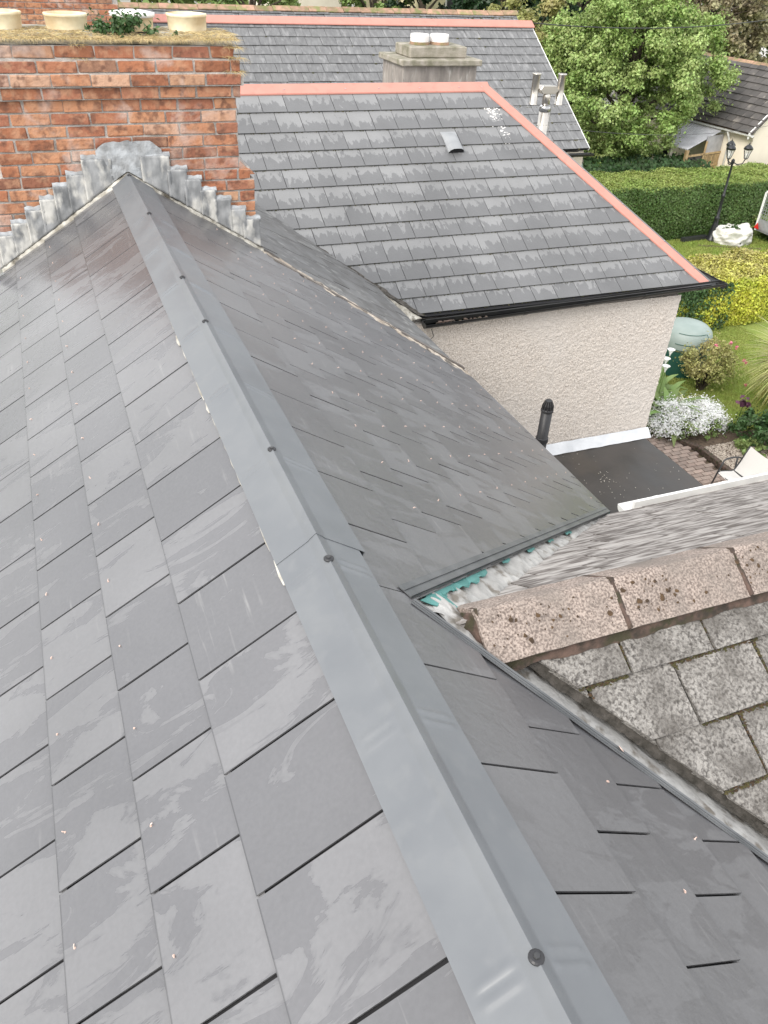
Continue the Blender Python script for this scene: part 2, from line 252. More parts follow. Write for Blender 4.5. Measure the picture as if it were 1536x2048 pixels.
class MB:
    def __init__(s): s.v=[]; s.f=[]
    def add(s,V,F):
        b=len(s.v); s.v+= [tuple(x) for x in V]; s.f+=[tuple(i+b for i in f) for f in F]; return s
    def box(s,x0,x1,y0,y1,z0,z1,M=None):
        V=[Vector((x,y,z)) for z in (z0,z1) for y in (y0,y1) for x in (x0,x1)]
        if M is not None: V=[M@v for v in V]
        return s.add(V,[(0,2,3,1),(4,5,7,6),(0,1,5,4),(2,6,7,3),(0,4,6,2),(1,3,7,5)])
    def prism(s,P,d):
        """polygon P (3-D points) extruded by vector d"""
        n=len(P); P=[Vector(p) for p in P]; d=Vector(d); V=P+[p+d for p in P]
        return s.add(V,[tuple(range(n-1,-1,-1)),tuple(range(n,2*n))]+[(i,(i+1)%n,n+(i+1)%n,n+i) for i in range(n)])
    def tube(s,P,r,n=8,cap=True):
        P=[Vector(p) for p in P]; rr=r if isinstance(r,(list,tuple)) else [r]*len(P); V=[];F=[]
        prev=None
        for i,p in enumerate(P):
            t=(P[min(i+1,len(P)-1)]-P[max(i-1,0)]).normalized()
            if prev is None: u=t.orthogonal().normalized()
            else:
                u=(prev-t*prev.dot(t)); u=u.normalized() if u.length>1e-6 else t.orthogonal().normalized()
            prev=u; w_=t.cross(u)
            for k in range(n): a=2*math.pi*k/n; V.append(p+(u*math.cos(a)+w_*math.sin(a))*rr[i])
        for i in range(len(P)-1):
            for k in range(n): F.append((i*n+k,i*n+(k+1)%n,(i+1)*n+(k+1)%n,(i+1)*n+k))
        if cap: F.append(tuple(range(n-1,-1,-1))); F.append(tuple((len(P)-1)*n+k for k in range(n)))
        return s.add(V,F)
    def lathe(s,c,prof,n=16,cap=True):
        c=Vector(c); V=[];F=[]
        for r,z in prof:
            for k in range(n): a=2*math.pi*k/n; V.append(c+Vector((r*math.cos(a),r*math.sin(a),z)))
        for i in range(len(prof)-1):
            for k in range(n): F.append((i*n+k,i*n+(k+1)%n,(i+1)*n+(k+1)%n,(i+1)*n+k))
        if cap: F.append(tuple(range(n-1,-1,-1))); F.append(tuple((len(prof)-1)*n+k for k in range(n)))
        return s.add(V,F)
    def grid(s,fn,nu,nv):
        V=[fn(i/nu,j/nv) for j in range(nv+1) for i in range(nu+1)]
        return s.add(V,[(j*(nu+1)+i,j*(nu+1)+i+1,(j+1)*(nu+1)+i+1,(j+1)*(nu+1)+i) for j in range(nv) for i in range(nu)])
    def build(s,name,m,parent=None,smooth=False,bevel=0,**p):
        me=mk(name,s.v,s.f,m,smooth)
        if bevel:
            bm=bmesh.new(); bm.from_mesh(me); bmesh.ops.bevel(bm,geom=bm.edges[:],offset=bevel,segments=1,affect='EDGES'); bm.to_mesh(me); bm.free()
        return place(name,me,parent,None,**p)
def fastmesh(name,V,quads,m,parent=None,smooth=False,**p):
    V=np.asarray(V,np.float32).reshape(-1,3); Q=np.asarray(quads,np.int32); me=bpy.data.meshes.new(name)
    k=Q.shape[1]; me.vertices.add(len(V)); me.vertices.foreach_set('co',V.ravel()); me.loops.add(Q.size); me.loops.foreach_set('vertex_index',Q.ravel())
    me.polygons.add(len(Q)); me.polygons.foreach_set('loop_start',np.arange(len(Q),dtype=np.int32)*k)
    try: me.polygons.foreach_set('loop_total',np.full(len(Q),k,np.int32))
    except Exception: pass
    me.update(calc_edges=True); me.materials.append(MT[m]); 
    if smooth: me.polygons.foreach_set('use_smooth',np.ones(len(Q),bool))
    return place(name,me,parent,None,**p)
def onscreen(p,mx=.24):
    """p: eye-relative point; returns distance if it falls in the picture, else None"""
    v=Vector(p); z=v.dot(CF)
    if z<.1: return None
    x=v.dot(CR)/z*1610.77/768; y=v.dot(CD)/z*1610.77/1024
    return v.length if abs(x)<1+mx and abs(y)<1+mx else None

# ---------------------------------------------------------------- roof frames and slates
TH=R_(32.5); ct,st_=math.cos(TH),math.sin(TH)
class Fr:
    def __init__(s,O,S):
        s.O=Vector(O); s.S=Vector(S).normalized(); up=Vector((0,0,1)); s.N=(up-s.S*up.dot(s.S)).normalized(); s.U=(-s.S).cross(s.N)
    def p(s,u,t,h=0): return s.O+s.U*u+s.S*t+s.N*h
    def M(s,u,t,h=0,ang=0,tw=0):
        o=s.p(u,t,h); R=Matrix((s.U,-s.S,s.N)).transposed().to_4x4()
        return Matrix.Translation(Vector((o.x,o.y,o.z+G)))@R@Matrix.Rotation(tw,4,'Z')@Matrix.Rotation(ang,4,'X')
def clip(poly,hp):
    a,b,c=hp; out=[]
    for i in range(len(poly)):
        p,q=poly[i],poly[(i+1)%len(poly)]; dp=a*p[0]+b*p[1]-c; dq=a*q[0]+b*q[1]-c
        if dp<=0: out.append(p)
        if dp*dq<0: t=dp/(dp-dq); out.append((p[0]+t*(q[0]-p[0]),p[1]+t*(q[1]-p[1])))
    return out
def area(p): return abs(sum(p[i][0]*p[(i+1)%len(p)][1]-p[(i+1)%len(p)][0]*p[i][1] for i in range(len(p))))/2 if len(p)>2 else 0
def slates(parent,fr,rows,u0,u1,wd,mat_,regions=None,gap=.005,th=.005,lap=.06,rise=.008,phase=lambda k:0,limit=300,rivet=None,jit=.0008,name='slate',tw=.002,budget=None,worn=0):
    """rows: list of (s_head,s_tail) of the exposed strip, (u,s) plane of frame fr"""
    full={}; items=[]
    for k,(sh,stl) in enumerate(rows):
        L=stl-sh+lap; ph=phase(k); i0=math.floor((u0-ph)/wd)-1; i1=math.ceil((u1-ph)/wd)+1
        for i in range(i0,i1+1):
            uc=ph+i*wd+wd/2; lo,hi=uc-wd/2+gap/2,uc+wd/2-gap/2; s_t=stl+random.uniform(-1,1)*worn
            if hi<=u0 or lo>=u1: continue
            rect=[(max(lo,u0),s_t),(min(hi,u1),s_t),(min(hi,u1),stl-L),(max(lo,u0),stl-L)]
            polys=[]
            for rg in (regions or [[]]):
                q=rect
                for hp in rg:
                    q=clip(q,hp)
                    if len(q)<3: break
                if len(q)>2 and area(q)>.0008: polys.append(q)
            if not polys: continue
            polys=[polys] if True else polys
            whole=(len(polys[0])==1 and len(polys[0][0])==4 and abs(area(polys[0][0])-(hi-lo)*L)<1e-5)
            items.append((uc,stl,L,polys[0],whole,k))
    def local(q,uc,stl): # frame -> local xy ; x=u-uc, y=-(s-stl)
        return [(a-uc,-(b-stl)) for a,b in q]
    def shape(it):
        uc,stl,L,ps,wh,k=it; V=[];F=[]
        for q in ps:
            pts=local(q,uc,stl)
            if area(pts)<1e-6: continue
            sg=sum(pts[i][0]*pts[(i+1)%len(pts)][1]-pts[(i+1)%len(pts)][0]*pts[i][1] for i in range(len(pts)))
            if sg<0: pts=pts[::-1]
            n=len(pts); b=len(V); V+=[(x,y,0) for x,y in pts]+[(x,y,th) for x,y in pts]
            F+=[tuple(b+i for i in range(n-1,-1,-1)),tuple(b+n+i for i in range(n))]+[(b+i,b+(i+1)%n,b+n+(i+1)%n,b+n+i) for i in range(n)]
        return V,F
    keep=[];rest=[]
    for it in items:
        c=[sum(p[0] for q in it[3] for p in q)/sum(len(q) for q in it[3]),0]; 
        P=fr.p(it[0] if it[4] else c[0],it[1]-it[2]*.4); d=onscreen(P)
        (keep if d else rest).append((d or 1e9,it))
    keep.sort(key=lambda x:x[0]); lim=limit if budget is None else budget
    if isinstance(lim,list): n=min(len(keep),lim[0]); lim[0]-=n
    else: n=lim
    rest=keep[n:]+rest; keep=keep[:n]
    def mtx(it,jx):
        uc,stl,L,ps,wh,k=it; ang=-math.atan2(rise,L-lap)
        return fr.M(uc,stl,rise+.002+(random.uniform(-jit,jit) if jx else 0),ang,random.gauss(0,tw) if jx else 0)
    for d,it in keep:
        if it[4]:
            key=(round(it[2],4),)
            if key not in full: full[key]=mk(name,*shape(it),mat_)
            me=full[key]
        else: me=mk(name,*shape(it),mat_)
        o=place(name,me,parent,mtx(it,1))
        if rivet and it[4]: place('rivet',rivet,o,W[o]@Matrix.Translation((random.uniform(-.006,.006),.03,th))@Matrix.Rotation(random.uniform(0,6),4,'Z'))
    V=[];F=[]
    for d,it in rest:
        v,f=shape(it); m=Matrix.Translation((0,0,-G))@mtx(it,1); b=len(V); V+=[m@Vector(x) for x in v]; F+=[tuple(i+b for i in g) for g in f]
    if V: place(name+'_field',mk(name+'_field',V,F,mat_),parent,None,kind='stuff')
    return len(keep)

# ================================================================= GROUND
MT['outer']=mat('mixed_ground',(.16,.17,.13),(.24,.23,.2),scale=.15,detail=8,rough=.95,coord='World',c3=(.3,.29,.27),s3=.06)
mb=MB(); mb.add([(-300,-120,-7.13),(400,-120,-7.13),(400,500,-7.13),(-300,500,-7.13)],[(0,1,2,3)]); mb.build('ground','outer',kind='structure')
mb=MB(); mb.add([(6.45,8.6,-7.1),(32,8.6,-7.1),(32,36,-7.1),(9.2,36,-7.1),(9.2,12,-7.1),(6.45,12,-7.1)],[(0,1,2,3,4,5)]); mb.build('lawn','grass',kind='structure')

# ================================================================= MAIN HOUSE (new slate roof)
XR,ZR=.506,-1.316; ZO=ZR-.026
FRR=Fr((XR,0,ZO),(ct,0,-st_)); FLL=Fr((XR,0,ZO),(-ct,0,-st_))
house=thing('house','house under the new dark grey slate roof with folded metal ridge, nearest the viewer','house',(XR,2.5,-7.1))
# black membrane under the slates (real deck, closed body), cut back along the valley notch
mb=MB()
yF=5.57; sE=2.83
def rp_(s,y,h=0): return FRR.p(y,s,h)
def lp_(s,y,h=0): return FLL.p(-y,s,h)
sA,yA=.249,1.461; near=lambda s: yA-(s-sA)*(yA-.697)/(1.105-sA); farl=lambda s: yA+(s-sA)*(3.202-yA)/(2.822-sA)
yS=-1.6
mb.prism([rp_(0,yS),rp_(sE,yS),rp_(sE,near(sE)-.01) if near(sE)>yS else rp_(sE,yS+.01),rp_(sA-.01,yA-.002),rp_(0,yA-.002)],FRR.N*-.02)
mb.prism([rp_(0,yA-.002),rp_(sA-.01,yA-.002),rp_(sA,farl(sA)+.01),rp_(sE,farl(sE)+.01),rp_(sE,5.17),rp_(.966,5.54),rp_(0,yF)],FRR.N*-.02)
mb.prism([lp_(0,yS),lp_(sE,yS),lp_(sE,yF),lp_(0,yF)],FLL.N*-.02)
mb.build('roof_membrane','deck',house)
# walls of the house
mb=MB(); xl,xr_=XR-sE*ct+.12,XR+sE*ct-.12; 
mb.prism([(xl,yS,-7.1),(xr_,yS,-7.1),(xr_,yS,-2.95),(xl,yS,-2.95)],(0,yF-yS-.45,0)); mb.build('wall','offwhite',house)
# rivet
rb=MB(); rb.lathe((0,0,0),[(.003,0),(.003,.0008),(.0016,.001),(.0016,.003)],7).tube([(.001,0,.002),(.002,.001,.004),(.007,.002,.0042)],.0014,5)
rivet=mk('rivet',rb.v,rb.f,'copper')
bud=[292]
# nearest slates of both slopes share the 300 limit
GL=.235; rowsL=[(0,.428)]+[(.428+GL*k,.428+GL*(k+1)) for k in range(10)]
GR=.2125; rowsR=[(0,.405)]+[(.405+GR*k,.405+GR*(k+1)) for k in range(11)]+[(2.7425,2.85)]
def regs_left(): return [[(0,-1,0.0),(0,1,2.84),(-1,0,yF),(1,0,-yS)]]
# left: joint phases in Y: course ending .428 at Y=.853, next 1.003
fl=[(.0,.0)]
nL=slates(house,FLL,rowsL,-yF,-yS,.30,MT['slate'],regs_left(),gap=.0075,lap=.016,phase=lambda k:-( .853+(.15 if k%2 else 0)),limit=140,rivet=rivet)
RR=[[(0,-1,0.0),(0,1,2.83),(1,0,yA),( 1,(yA-.697)/(1.105-sA), yA+sA*(yA-.697)/(1.105-sA)),(-1,0,-yS)],
    [(0,-1,0.0),(0,1,2.83),(-1,0,-yA),(-1,(3.202-yA)/(2.822-sA), -yA+sA*(3.202-yA)/(2.822-sA)),(1,0,yF),(1,.2,5.55+.2*.966)]]
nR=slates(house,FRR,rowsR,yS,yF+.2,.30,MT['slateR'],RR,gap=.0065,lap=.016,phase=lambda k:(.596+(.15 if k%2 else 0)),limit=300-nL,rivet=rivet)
# ridge cap : three lapped lengths with pressed swages and screws
def cap_seg(y0,y1,lift,WR=.133,name='ridge_cap'):
    WL=.117; h0=.020+lift; t=.0012
    prof=[(-WL-.004,h0-.014,'L'),(-WL,h0,'L'),(-WL*.55,h0+.004,'L'),(-.008,h0+.0045,'L'),(0,h0+.0065,'A'),(.008,h0+.0045,'R'),(WR*.55,h0+.004,'R'),(WR,h0,'R'),(WR+.003,h0-.012,'R')]
    ys=[]; y=y0
    while y<y1-1e-6: ys.append(y); y+=.006
    ys.append(y1)
    sw=[.47-.525*2+.525*k for k in range(14)]
    NU=15
    def wing(sgn,w,h,y):
        P=(FRR if sgn>0 else FLL)
        s=w; u=y if sgn>0 else -y
        return P.p(u,s,h)
    V=[];F=[]
    samples=[(-1,WL+.002,-.016),(-1,WL,0)]+[(-1,WL*(1-k/14),.004*(k/14)) for k in range(1,14)]+[(-1,.0035,.0062),(0,0,0),(1,.0035,.0062)]+[(1,WR*(k/14),.004*(1-k/14)) for k in range(1,14)]+[(1,WR,0),(1,WR+.002,-.014)]
    for y in ys:
        for sg,w_,dh in samples:
            q=0
            for sy in sw:
                d=abs(y-sy)
                if d<.03:
                    WW=WL if sg<0 else WR
                    if sg and WW*.12<w_<WW*.9:
                        e=min(1,(w_-WW*.12)/.012,(WW*.9-w_)/.012); 
                        q=.0030*e*(math.exp(-((d-.014)/.0075)**2)-.15*math.exp(-(d/.007)**2))
            if sg==0: P=Vector((XR,y,ZO))+Vector((0,0,(h0+.006)/ct+.0035))
            else: P=wing(sg,w_,h0+dh+q+.0015*noise.noise(Vector((y*2.2,w_*9,sg))),y)
            V.append(P)
    n=len(samples)
    for j in range(len(ys)-1):
        for i in range(n-1): F.append((j*n+i,(j+1)*n+i,(j+1)*n+i+1,j*n+i+1))
    me=mk(name,V,F,'cap',True)
    o=place(name,me,house,None); md=None
    # thickness as real faces
    bm=bmesh.new(); bm.from_mesh(me); bmesh.ops.recalc_face_normals(bm,faces=bm.faces[:])
    bmesh.ops.solidify(bm,geom=bm.faces[:],thickness=-.0012); bm.to_mesh(me); bm.free(); me.set_sharp_from_angle(angle=R_(38))
    return o
caps=[cap_seg(-1.6,1.70,.0),cap_seg(1.63,3.31,.0018,.152),cap_seg(3.24,5.56,.0,.155)]
ap=lambda y: Vector((XR,y,ZO+(.026)/ct+.0045))
sb=MB(); sb.lathe((0,0,0),[(.0135,0),(.0135,.003),(.0105,.0055),(.0055,.006)],16); wash=mk('screw_washer',sb.v,sb.f,'rubber',False)
sb=MB(); sb.lathe((0,0,.005),[(.0062,0),(.0062,.003),(.0052,.0045),(.001,.005)],6); shd=mk('screw_head',sb.v,sb.f,'dkmetal')
for y in (-.6,.47,1.522,2.082,3.113,3.633,4.656,5.50):
    c=caps[0 if y<1.66 else 1 if y<3.27 else 2]; a=ap(y)
    place('screw_washer',wash,c,Matrix.Translation((a.x,a.y,a.z+G-.003))); place('screw_head',shd,c,Matrix.Translation((a.x,a.y,a.z+G-.003)))
# pale crumbling strip under the left wing
mb=MB()
y=1.55
while y<3.35:
    L=random.uniform(.03,.16); w_=random.uniform(-.003,.004)*(1 if random.random()<.88 else 1.9)
    a=[lp_(.108,y,.013),lp_(.121+w_,y+.006,.0125),lp_(.123+w_*1.3,y+L*.4,.0125),lp_(.120+w_*random.uniform(0,1.1),y+L,.0125),lp_(.108,y+L+.004,.013)]
    mb.prism(a,FLL.N*random.uniform(.001,.004)); y+=L*random.uniform(.8,1.5)
mb.build('torn_packing_strip','fillet',house)
# edge trims along both valleys
def trim(A,B,wd,side,name='edge_trim',h=.014,ext=0):
    """folded edge strip from A to B (s,y) on the right slope; side=+1 folds toward +y"""
    a=Vector((A[0],A[1])); b=Vector((B[0],B[1])); d=(b-a).normalized(); nn=Vector((-d.y,d.x))*side; mb=MB()
    P=lambda q,hh: FRR.p(q.y,q.x,hh)
    def strip(o0,h0,o1,h1,tk=.0025):
        mb.prism([P(a+nn*o0,h0),P(b+nn*o0,h0),P(b+nn*o1,h1),P(a+nn*o1,h1)],FRR.N*tk)
    strip(-wd,h,0,h); strip(-.004,h+.0025,0,h+.0065); strip(0,h-.02,.0025,h+.006,.001); strip(-wd*.62,h+.0024,-wd*.55,h+.004)
    return mb.build(name,'trim',house)
trim((sA+.004,yA+.002),(1.9,near(1.9)),.022,1,'edge_trim')
trim((sA+.002,yA+.012),(2.822,3.202),.05,-1,'edge_trim',h=.0145)
# lead valley trough lying lower than the slates, with torn teal membrane along it
mb=MB()
def V3(s,y,h): return FRR.p(y,s,h)
def wav(x,y,a=.004,f=14): return a*noise.noise(Vector((x*f,y*f,0)))+a*.6*noise.noise(Vector((x*f*3,y*f*3,4)))
def gl(u,v):
    s=sA-.03+v*(2.3-sA); y=near(s)-.01+u*.30; return V3(s,y,-.012+wav(s,y,.004))
mb.grid(gl,14,160); mb.build('valley_lead','leadpale',house,True)
mb=MB()
def gf(u,v):
    s=sA-.03+v*(2.9-sA); y=farl(s)+.02-u*min(.34,.03+max(0,farl(s)-near(s))*.5); h=-.006+wav(s,y,.012,10)+.012*u*(1-v*.3)+.012*max(0,noise.noise(Vector((s*5,y*22,1)))); return V3(s,y,h)
mb.grid(gf,18,260); mb.build('valley_lead','leadpale',house,True)
mb=MB()
for k in range(9):
    s0=.34+.085*k if k<5 else .95+.28*(k-5); mb=MB(); L=random.uniform(.07,.11); w_=(.046-.004*k if k<5 else .02)*random.uniform(.7,1.2)
    nn_=6; top=[V3(s0+L*i/nn_,farl(s0+L*i/nn_)+.01,.005) for i in range(nn_+1)]; bot=[V3(s0+L*i/nn_,farl(s0+L*i/nn_)-w_*(.85+.2*math.sin(i*1.1+k))*(1 if 0<i<nn_ else .8),.006+.003*math.sin(i*2+k)) for i in range(nn_,-1,-1)]
    mb.prism(top+bot,FRR.N*.001); mb.build('torn_membrane','teal',house)
mb=MB(); mb.prism([V3(.30,farl(.30)-.005,.006),V3(.42,farl(.42)-.005,.007),V3(.47,farl(.42)-.075,.006),V3(.41,farl(.42)-.10,.005)],FRR.N*.001)
mb.build('torn_membrane','teal',house)
# eave : underlay edge and black gutter
mb=MB(); mb.prism([V3(2.80,3.15,-.002),V3(2.86,3.15,-.008),V3(2.86,5.2,-.008),V3(2.80,5.2,-.002)],FRR.N*.002); mb.build('eave_membrane','teal',house)
def gutter(name,A,B,r,mat_,parent,up=(0,0,1),n=8,clips=0,clipm=None,side=None):
    A=Vector(A);B=Vector(B); d=(B-A).normalized(); z=Vector(up); x=d.cross(z).normalized(); V=[];F=[]; m=MB()
    for P in (A,B):
        for rr in (r,r*.93):
            for k in range(n+1): a=math.pi*k/n; V.append(P+x*math.cos(a)*rr-z*math.sin(a)*rr*.9)
    q=n+1
    for k in range(n):
        F.append((k,k+1,2*q+k+1,2*q+k)); F.append((q+k,3*q+k,3*q+k+1,q+k+1))
    F.append((0,2*q,3*q,q)); F.append((n,q+n,3*q+n,2*q+n))
    m.add(V,F)
    for P in (A,B): m.prism([P+x*math.cos(math.pi*k/n)*r*.96-z*math.sin(math.pi*k/n)*r*.87 for k in range(n+1)],d*.003)
    o=m.build(name,mat_,parent)
    for i in range(clips):
        P=A.lerp(B,(i+.5)/clips); mm=MB(); 
        pts=[P+x*math.cos(math.pi*k/n)*r*1.05-z*math.sin(math.pi*k/n)*r*.97 for k in range(n+1)]; pt2=[P+x*math.cos(math.pi*k/n)*r*1.0-z*math.sin(math.pi*k/n)*r*.91 for k in range(n+1)]
        mm.prism(pts+pt2[::-1],d*.035); mm.build('gutter_bracket',clipm or mat_,o)
    return o
gutter('gutter',(XR+2.86*ct+.01,3.2,-2.925),(XR+2.86*ct+.01,5.2,-2.925),.035,'gutterb',house)
# a loose copper disc and a nail lying on the near edge trim
o=MB(); P=FRR.p(near(.75)-.004,.75,.024); o.lathe((0,0,0),[(.0095,0),(.0095,.0016)],16); 
place('copper_disc',mk('copper_disc',o.v,o.f,'copper'),None,Matrix.Translation((P.x,P.y,P.z+G))@Matrix.Rotation(.9,4,'Y'),label='small copper disc resting on the near valley edge trim',category='disc')

# ================================================================= BRICK CHIMNEY
YC=5.6; chim=thing('brick_chimney','weathered red brick chimney stack with stepped lead flashing at the end of the new ridge','chimney',(.5,5.95,-2.2))
CW0,CW1=-.23,1.235; CD_=.70
def brickmesh(L,H,D,seed):
    bm=bmesh.new(); bmesh.ops.create_cube(bm,size=1)
    for v in bm.verts: v.co=Vector((v.co.x*L,v.co.y*D,v.co.z*H))
    bmesh.ops.bevel(bm,geom=bm.edges[:],offset=.004,segments=1,affect='EDGES'); r=random.Random(seed)
    for v in bm.verts: v.co+=Vector((r.uniform(-1,1)*.005,r.uniform(-1,1)*.003,r.uniform(-1,1)*.0035))
    me=bpy.data.meshes.new('brick'); bm.to_mesh(me); bm.free(); me.materials.append(MT['brick']); return me
BH=.0705; FULL=[brickmesh(.213,.060,.10,s) for s in range(6)]; HALF=[brickmesh(.100,.060,.10,s+20) for s in range(4)]
Zt=-.612
cnt=0
def course(zc,x0,x1,yf,yb,off):
    global cnt
    # front face
    x=x0-off
    while x<x1-.01:
        a=max(x,x0); b=min(x+.224,x1)
        if b-a>.16: me=random.choice(FULL); sx=(b-a-.011)/.213
        elif b-a>.03: me=random.choice(HALF); sx=(b-a-.011)/.100
        else: x+=.224; continue
        M=Matrix.Translation(((a+b)/2,yf+.05+random.uniform(-.003,.002),zc+G+random.uniform(-.0015,.0015)))@Matrix.Rotation(random.gauss(0,.006),4,'Y')@Matrix.Diagonal((sx,1,1,1))
        place('brick',me,chim,M); x+=.224; cnt+=1
    for side,xx in ((1,x1),(-1,x0)):
        y=yf+.104-(0 if off else .11)
        while y<yb-.02:
            a=max(y,yf+.106); b=min(y+.224,yb)
            if b-a>.04:
                me=random.choice(FULL if b-a>.16 else HALF); sx=(b-a-.011)/(.213 if b-a>.16 else .1)
                M=Matrix.Translation((xx-side*.05+random.uniform(-.002,.002),(a+b)/2,zc+G))@Matrix.Rotation(R_(90),4,'Z')@Matrix.Diagonal((sx,1,1,1)); place('brick',me,chim,M)
            y+=.224
mort=MB()
for k in range(19):
    zc=Zt-BH*(k+.5)-.001
    ex=.0
    if k==2: ex=.045
    elif k in(1,): ex=.028
    elif k==3: ex=.024
    x0,x1,yf,yb=CW0-ex,CW1+ex,YC-ex,YC+CD_+ex
    if k>=10: x1=1.325; x0=-.325
    if k==10: x1=1.30
    course(zc,x0,x1,yf,yb,.112 if k%2 else .03)
    mort.box(x0+.006,x1-.006,yf+.007,yb-.006,zc-BH/2,zc+BH/2+.0005)
mort.build('mortar_joints','mortar',chim)
mb=MB(); mb.box(-.318,1.318,YC+.012,YC+CD_,-2.9,Zt-BH*19); mb.build('lower_stack','mortar',chim)
# sloping brick shoulder on the right
mb=MB(); mb.prism([(1.225,YC+.004,-1.283),(1.232,YC+.004,-1.283),(1.33,YC+.004,-1.36),(1.225,YC+.004,-1.36)],(0,CD_*.9,0)); mb.build('shoulder','brick',chim)
# flaunching
mb=MB()
def fl_(u,v):
    x=CW0-.02+u*(CW1-CW0+.04); y=YC+v*CD_; e=min(u,1-u,v*.6,(1-v)*.6)*8; return (x,y,Zt+.004+.045*min(1,e)+.006*noise.noise(Vector((x*9,y*9,0))))
mb.grid(fl_,50,24); mb.build('mortar_cap','cement',chim,True)
# pots
for i,(px,hh) in enumerate(((-.07,.105),(.30,.10),(.69,.10),(1.02,.108))):
    mb=MB(); r=.122; sg=[(r*.94,0),(r*.97,hh*.3),(r*1.0,hh*.85),(r*1.03,hh*.87),(r*1.03,hh),(r*.93,hh+.002),(r*.90,hh*.8)]
    mb.lathe((px,5.95,Zt+.03),sg,28,cap=False); p=mb.build('chimney_pot','pot',chim,True)
    if i==2:
        mb=MB(); mb.lathe((px,5.95,Zt+.03+hh),[(r*1.1,-.012),(r*1.12,.01),(r*.5,.022),(.002,.024)],24); mb.build('pot_cap','potw',p,True)
    else:
        mb=MB(); mb.lathe((px,5.95,Zt+.03+hh-.03),[(r*.93,0),(r*.93,.004)],20); mb.build('pot_filling','straw',p)
# stepped lead flashing with pointing above each step
def roofz(x): return ZR-abs(x-XR)*math.tan(TH)
steps=[(.60,.765,-1.218),(.765,.862,-1.30),(.862,.957,-1.368),(.957,1.045,-1.438),(1.045,1.14,-1.506),(1.14,1.232,-1.575),(1.232,1.328,-1.648)]
def leadpiece(x0,x1,zt,wid=0):
    zb0,zb1=roofz(x0)+.012,roofz(x1)+.012; mb=MB(); y0=YC-.006
    nx,nz=14,14
    sd=random.random()*50
    def fn(u,v):
        x=x0-.012+u*(x1-x0+.018); zb=roofz(min(max(x,x0),x1))+.010; z=zt+(zb-zt)*v
        y=y0-.006-.010*v-.012*abs(noise.noise(Vector((x*16,z*9,sd))))-.004*noise.noise(Vector((x*40,z*30,sd)))-(.006 if u<.13 else 0)-.004*math.sin(u*3.14)
        return (x,y,z)
    mb.grid(fn,nx,nz); 
    me=mk('lead_step',mb.v,mb.f,'lead',True); bm=bmesh.new(); bm.from_mesh(me); bmesh.ops.solidify(bm,geom=bm.faces[:],thickness=.003); bm.to_mesh(me); bm.free()
    o=place('lead_step',me,chim)
    mb=MB(); s2=random.random()*30
    def pn(u,v):
        x=x0-.01+u*(x1-x0+.024); rag=.010*noise.noise(Vector((x*30,s2,0)))
        return (x,YC-.004-.014*math.sin(math.pi*min(v*1.0,1))-.004*noise.noise(Vector((x*40,v*4,s2))),zt+.022+rag-v*(.042+rag))
    mb.grid(pn,14,5); mb.build('pointing','mortargrey',chim,True)
    return o
for s in steps:
    s=(s[0]+random.uniform(-.006,.006),s[1]+random.uniform(-.006,.006),s[2]+random.uniform(-.007,.007)); leadpiece(*s); leadpiece(2*XR-s[1],2*XR-s[0],s[2]-.006)
leadpiece(-.42,-.32,-1.70)
mb=MB()
def crown(u,v):
    x=.33+u*.40; zt=-1.128-.055*abs(2*u-1)**5+.016*noise.noise(Vector((x*22,0,0))); zb=roofz(x)+.016; z=zt+(zb-zt)*v
    return (x,YC-.012-.012*v-.009*noise.noise(Vector((x*14,z*14,3))),z)
mb.grid(crown,24,14); mb.build('lead_crown','mortargrey',chim,True)
# rough fillet where flashing meets the roof
for sg in (1,-1):
    mb=MB()
    def fil(u,v):
        x=XR+sg*(.0+u*.85); w_=.035+.012*noise.noise(Vector((x*16,sg,0)))+.02*max(0,noise.noise(Vector((x*6,sg,5))))
        yy=YC-.012-w_*v; P=FRR.p(yy,(abs(x-XR))/ct,0) if sg>0 else FLL.p(-yy,abs(x-XR)/ct,0)
        h=.024+.014*(1-v)+.006*noise.noise(Vector((x*40,v*3,2)))
        if v>.98: h=.008
        return P+Vector((0,0,h))
    mb.grid(fil,110,5); mb.build('mortar_fillet','fillet',chim,True)
# dry grass and ivy on the stack top
def blades(n,fpos,L0,L1,wd,up=.7,seg=3,droop=.5,spread=1.,base=0):
    V=[];Q=[]
    for i in range(n):
        p,outw=fpos(); p=Vector(p); a=random.uniform(0,2*math.pi); d=Vector((math.cos(a)*spread,math.sin(a)*spread,up))+Vector(outw); d.normalize(); L=random.uniform(L0,L1)
        sd=d.cross(Vector((random.random()-.5,random.random()-.5,.3))).normalized()*wd
        q=p.copy(); b=len(V)
        for k in range(seg+1):
            f=1-k/seg*.85; V+= [q-sd*f,q+sd*f]; d=(d+Vector((0,0,-droop/seg))).normalized(); q=q+d*(L/seg)
        for k in range(seg): Q.append((b+2*k,b+2*k+1,b+2*k+3,b+2*k+2))
    return V,Q
def topstraw():
    x=random.uniform(CW0,CW1+.02); v=random.random()**2.2; e=0
    if x>.42 and x<.95 and v>.12 and random.random()<.5: v=.02
    y=YC+v*.45; return (x,y,Zt+.03+.02*min(1,v*5)),(0,-.5 if v<.1 else 0,0)
V,Q=blades(9000,topstraw,.02,.07,.0013,.55,3,1.1); fastmesh('dry_grass',V,Q,'straw',None,kind='stuff',label='straw coloured dry grass growing along the brick chimney top',category='grass')
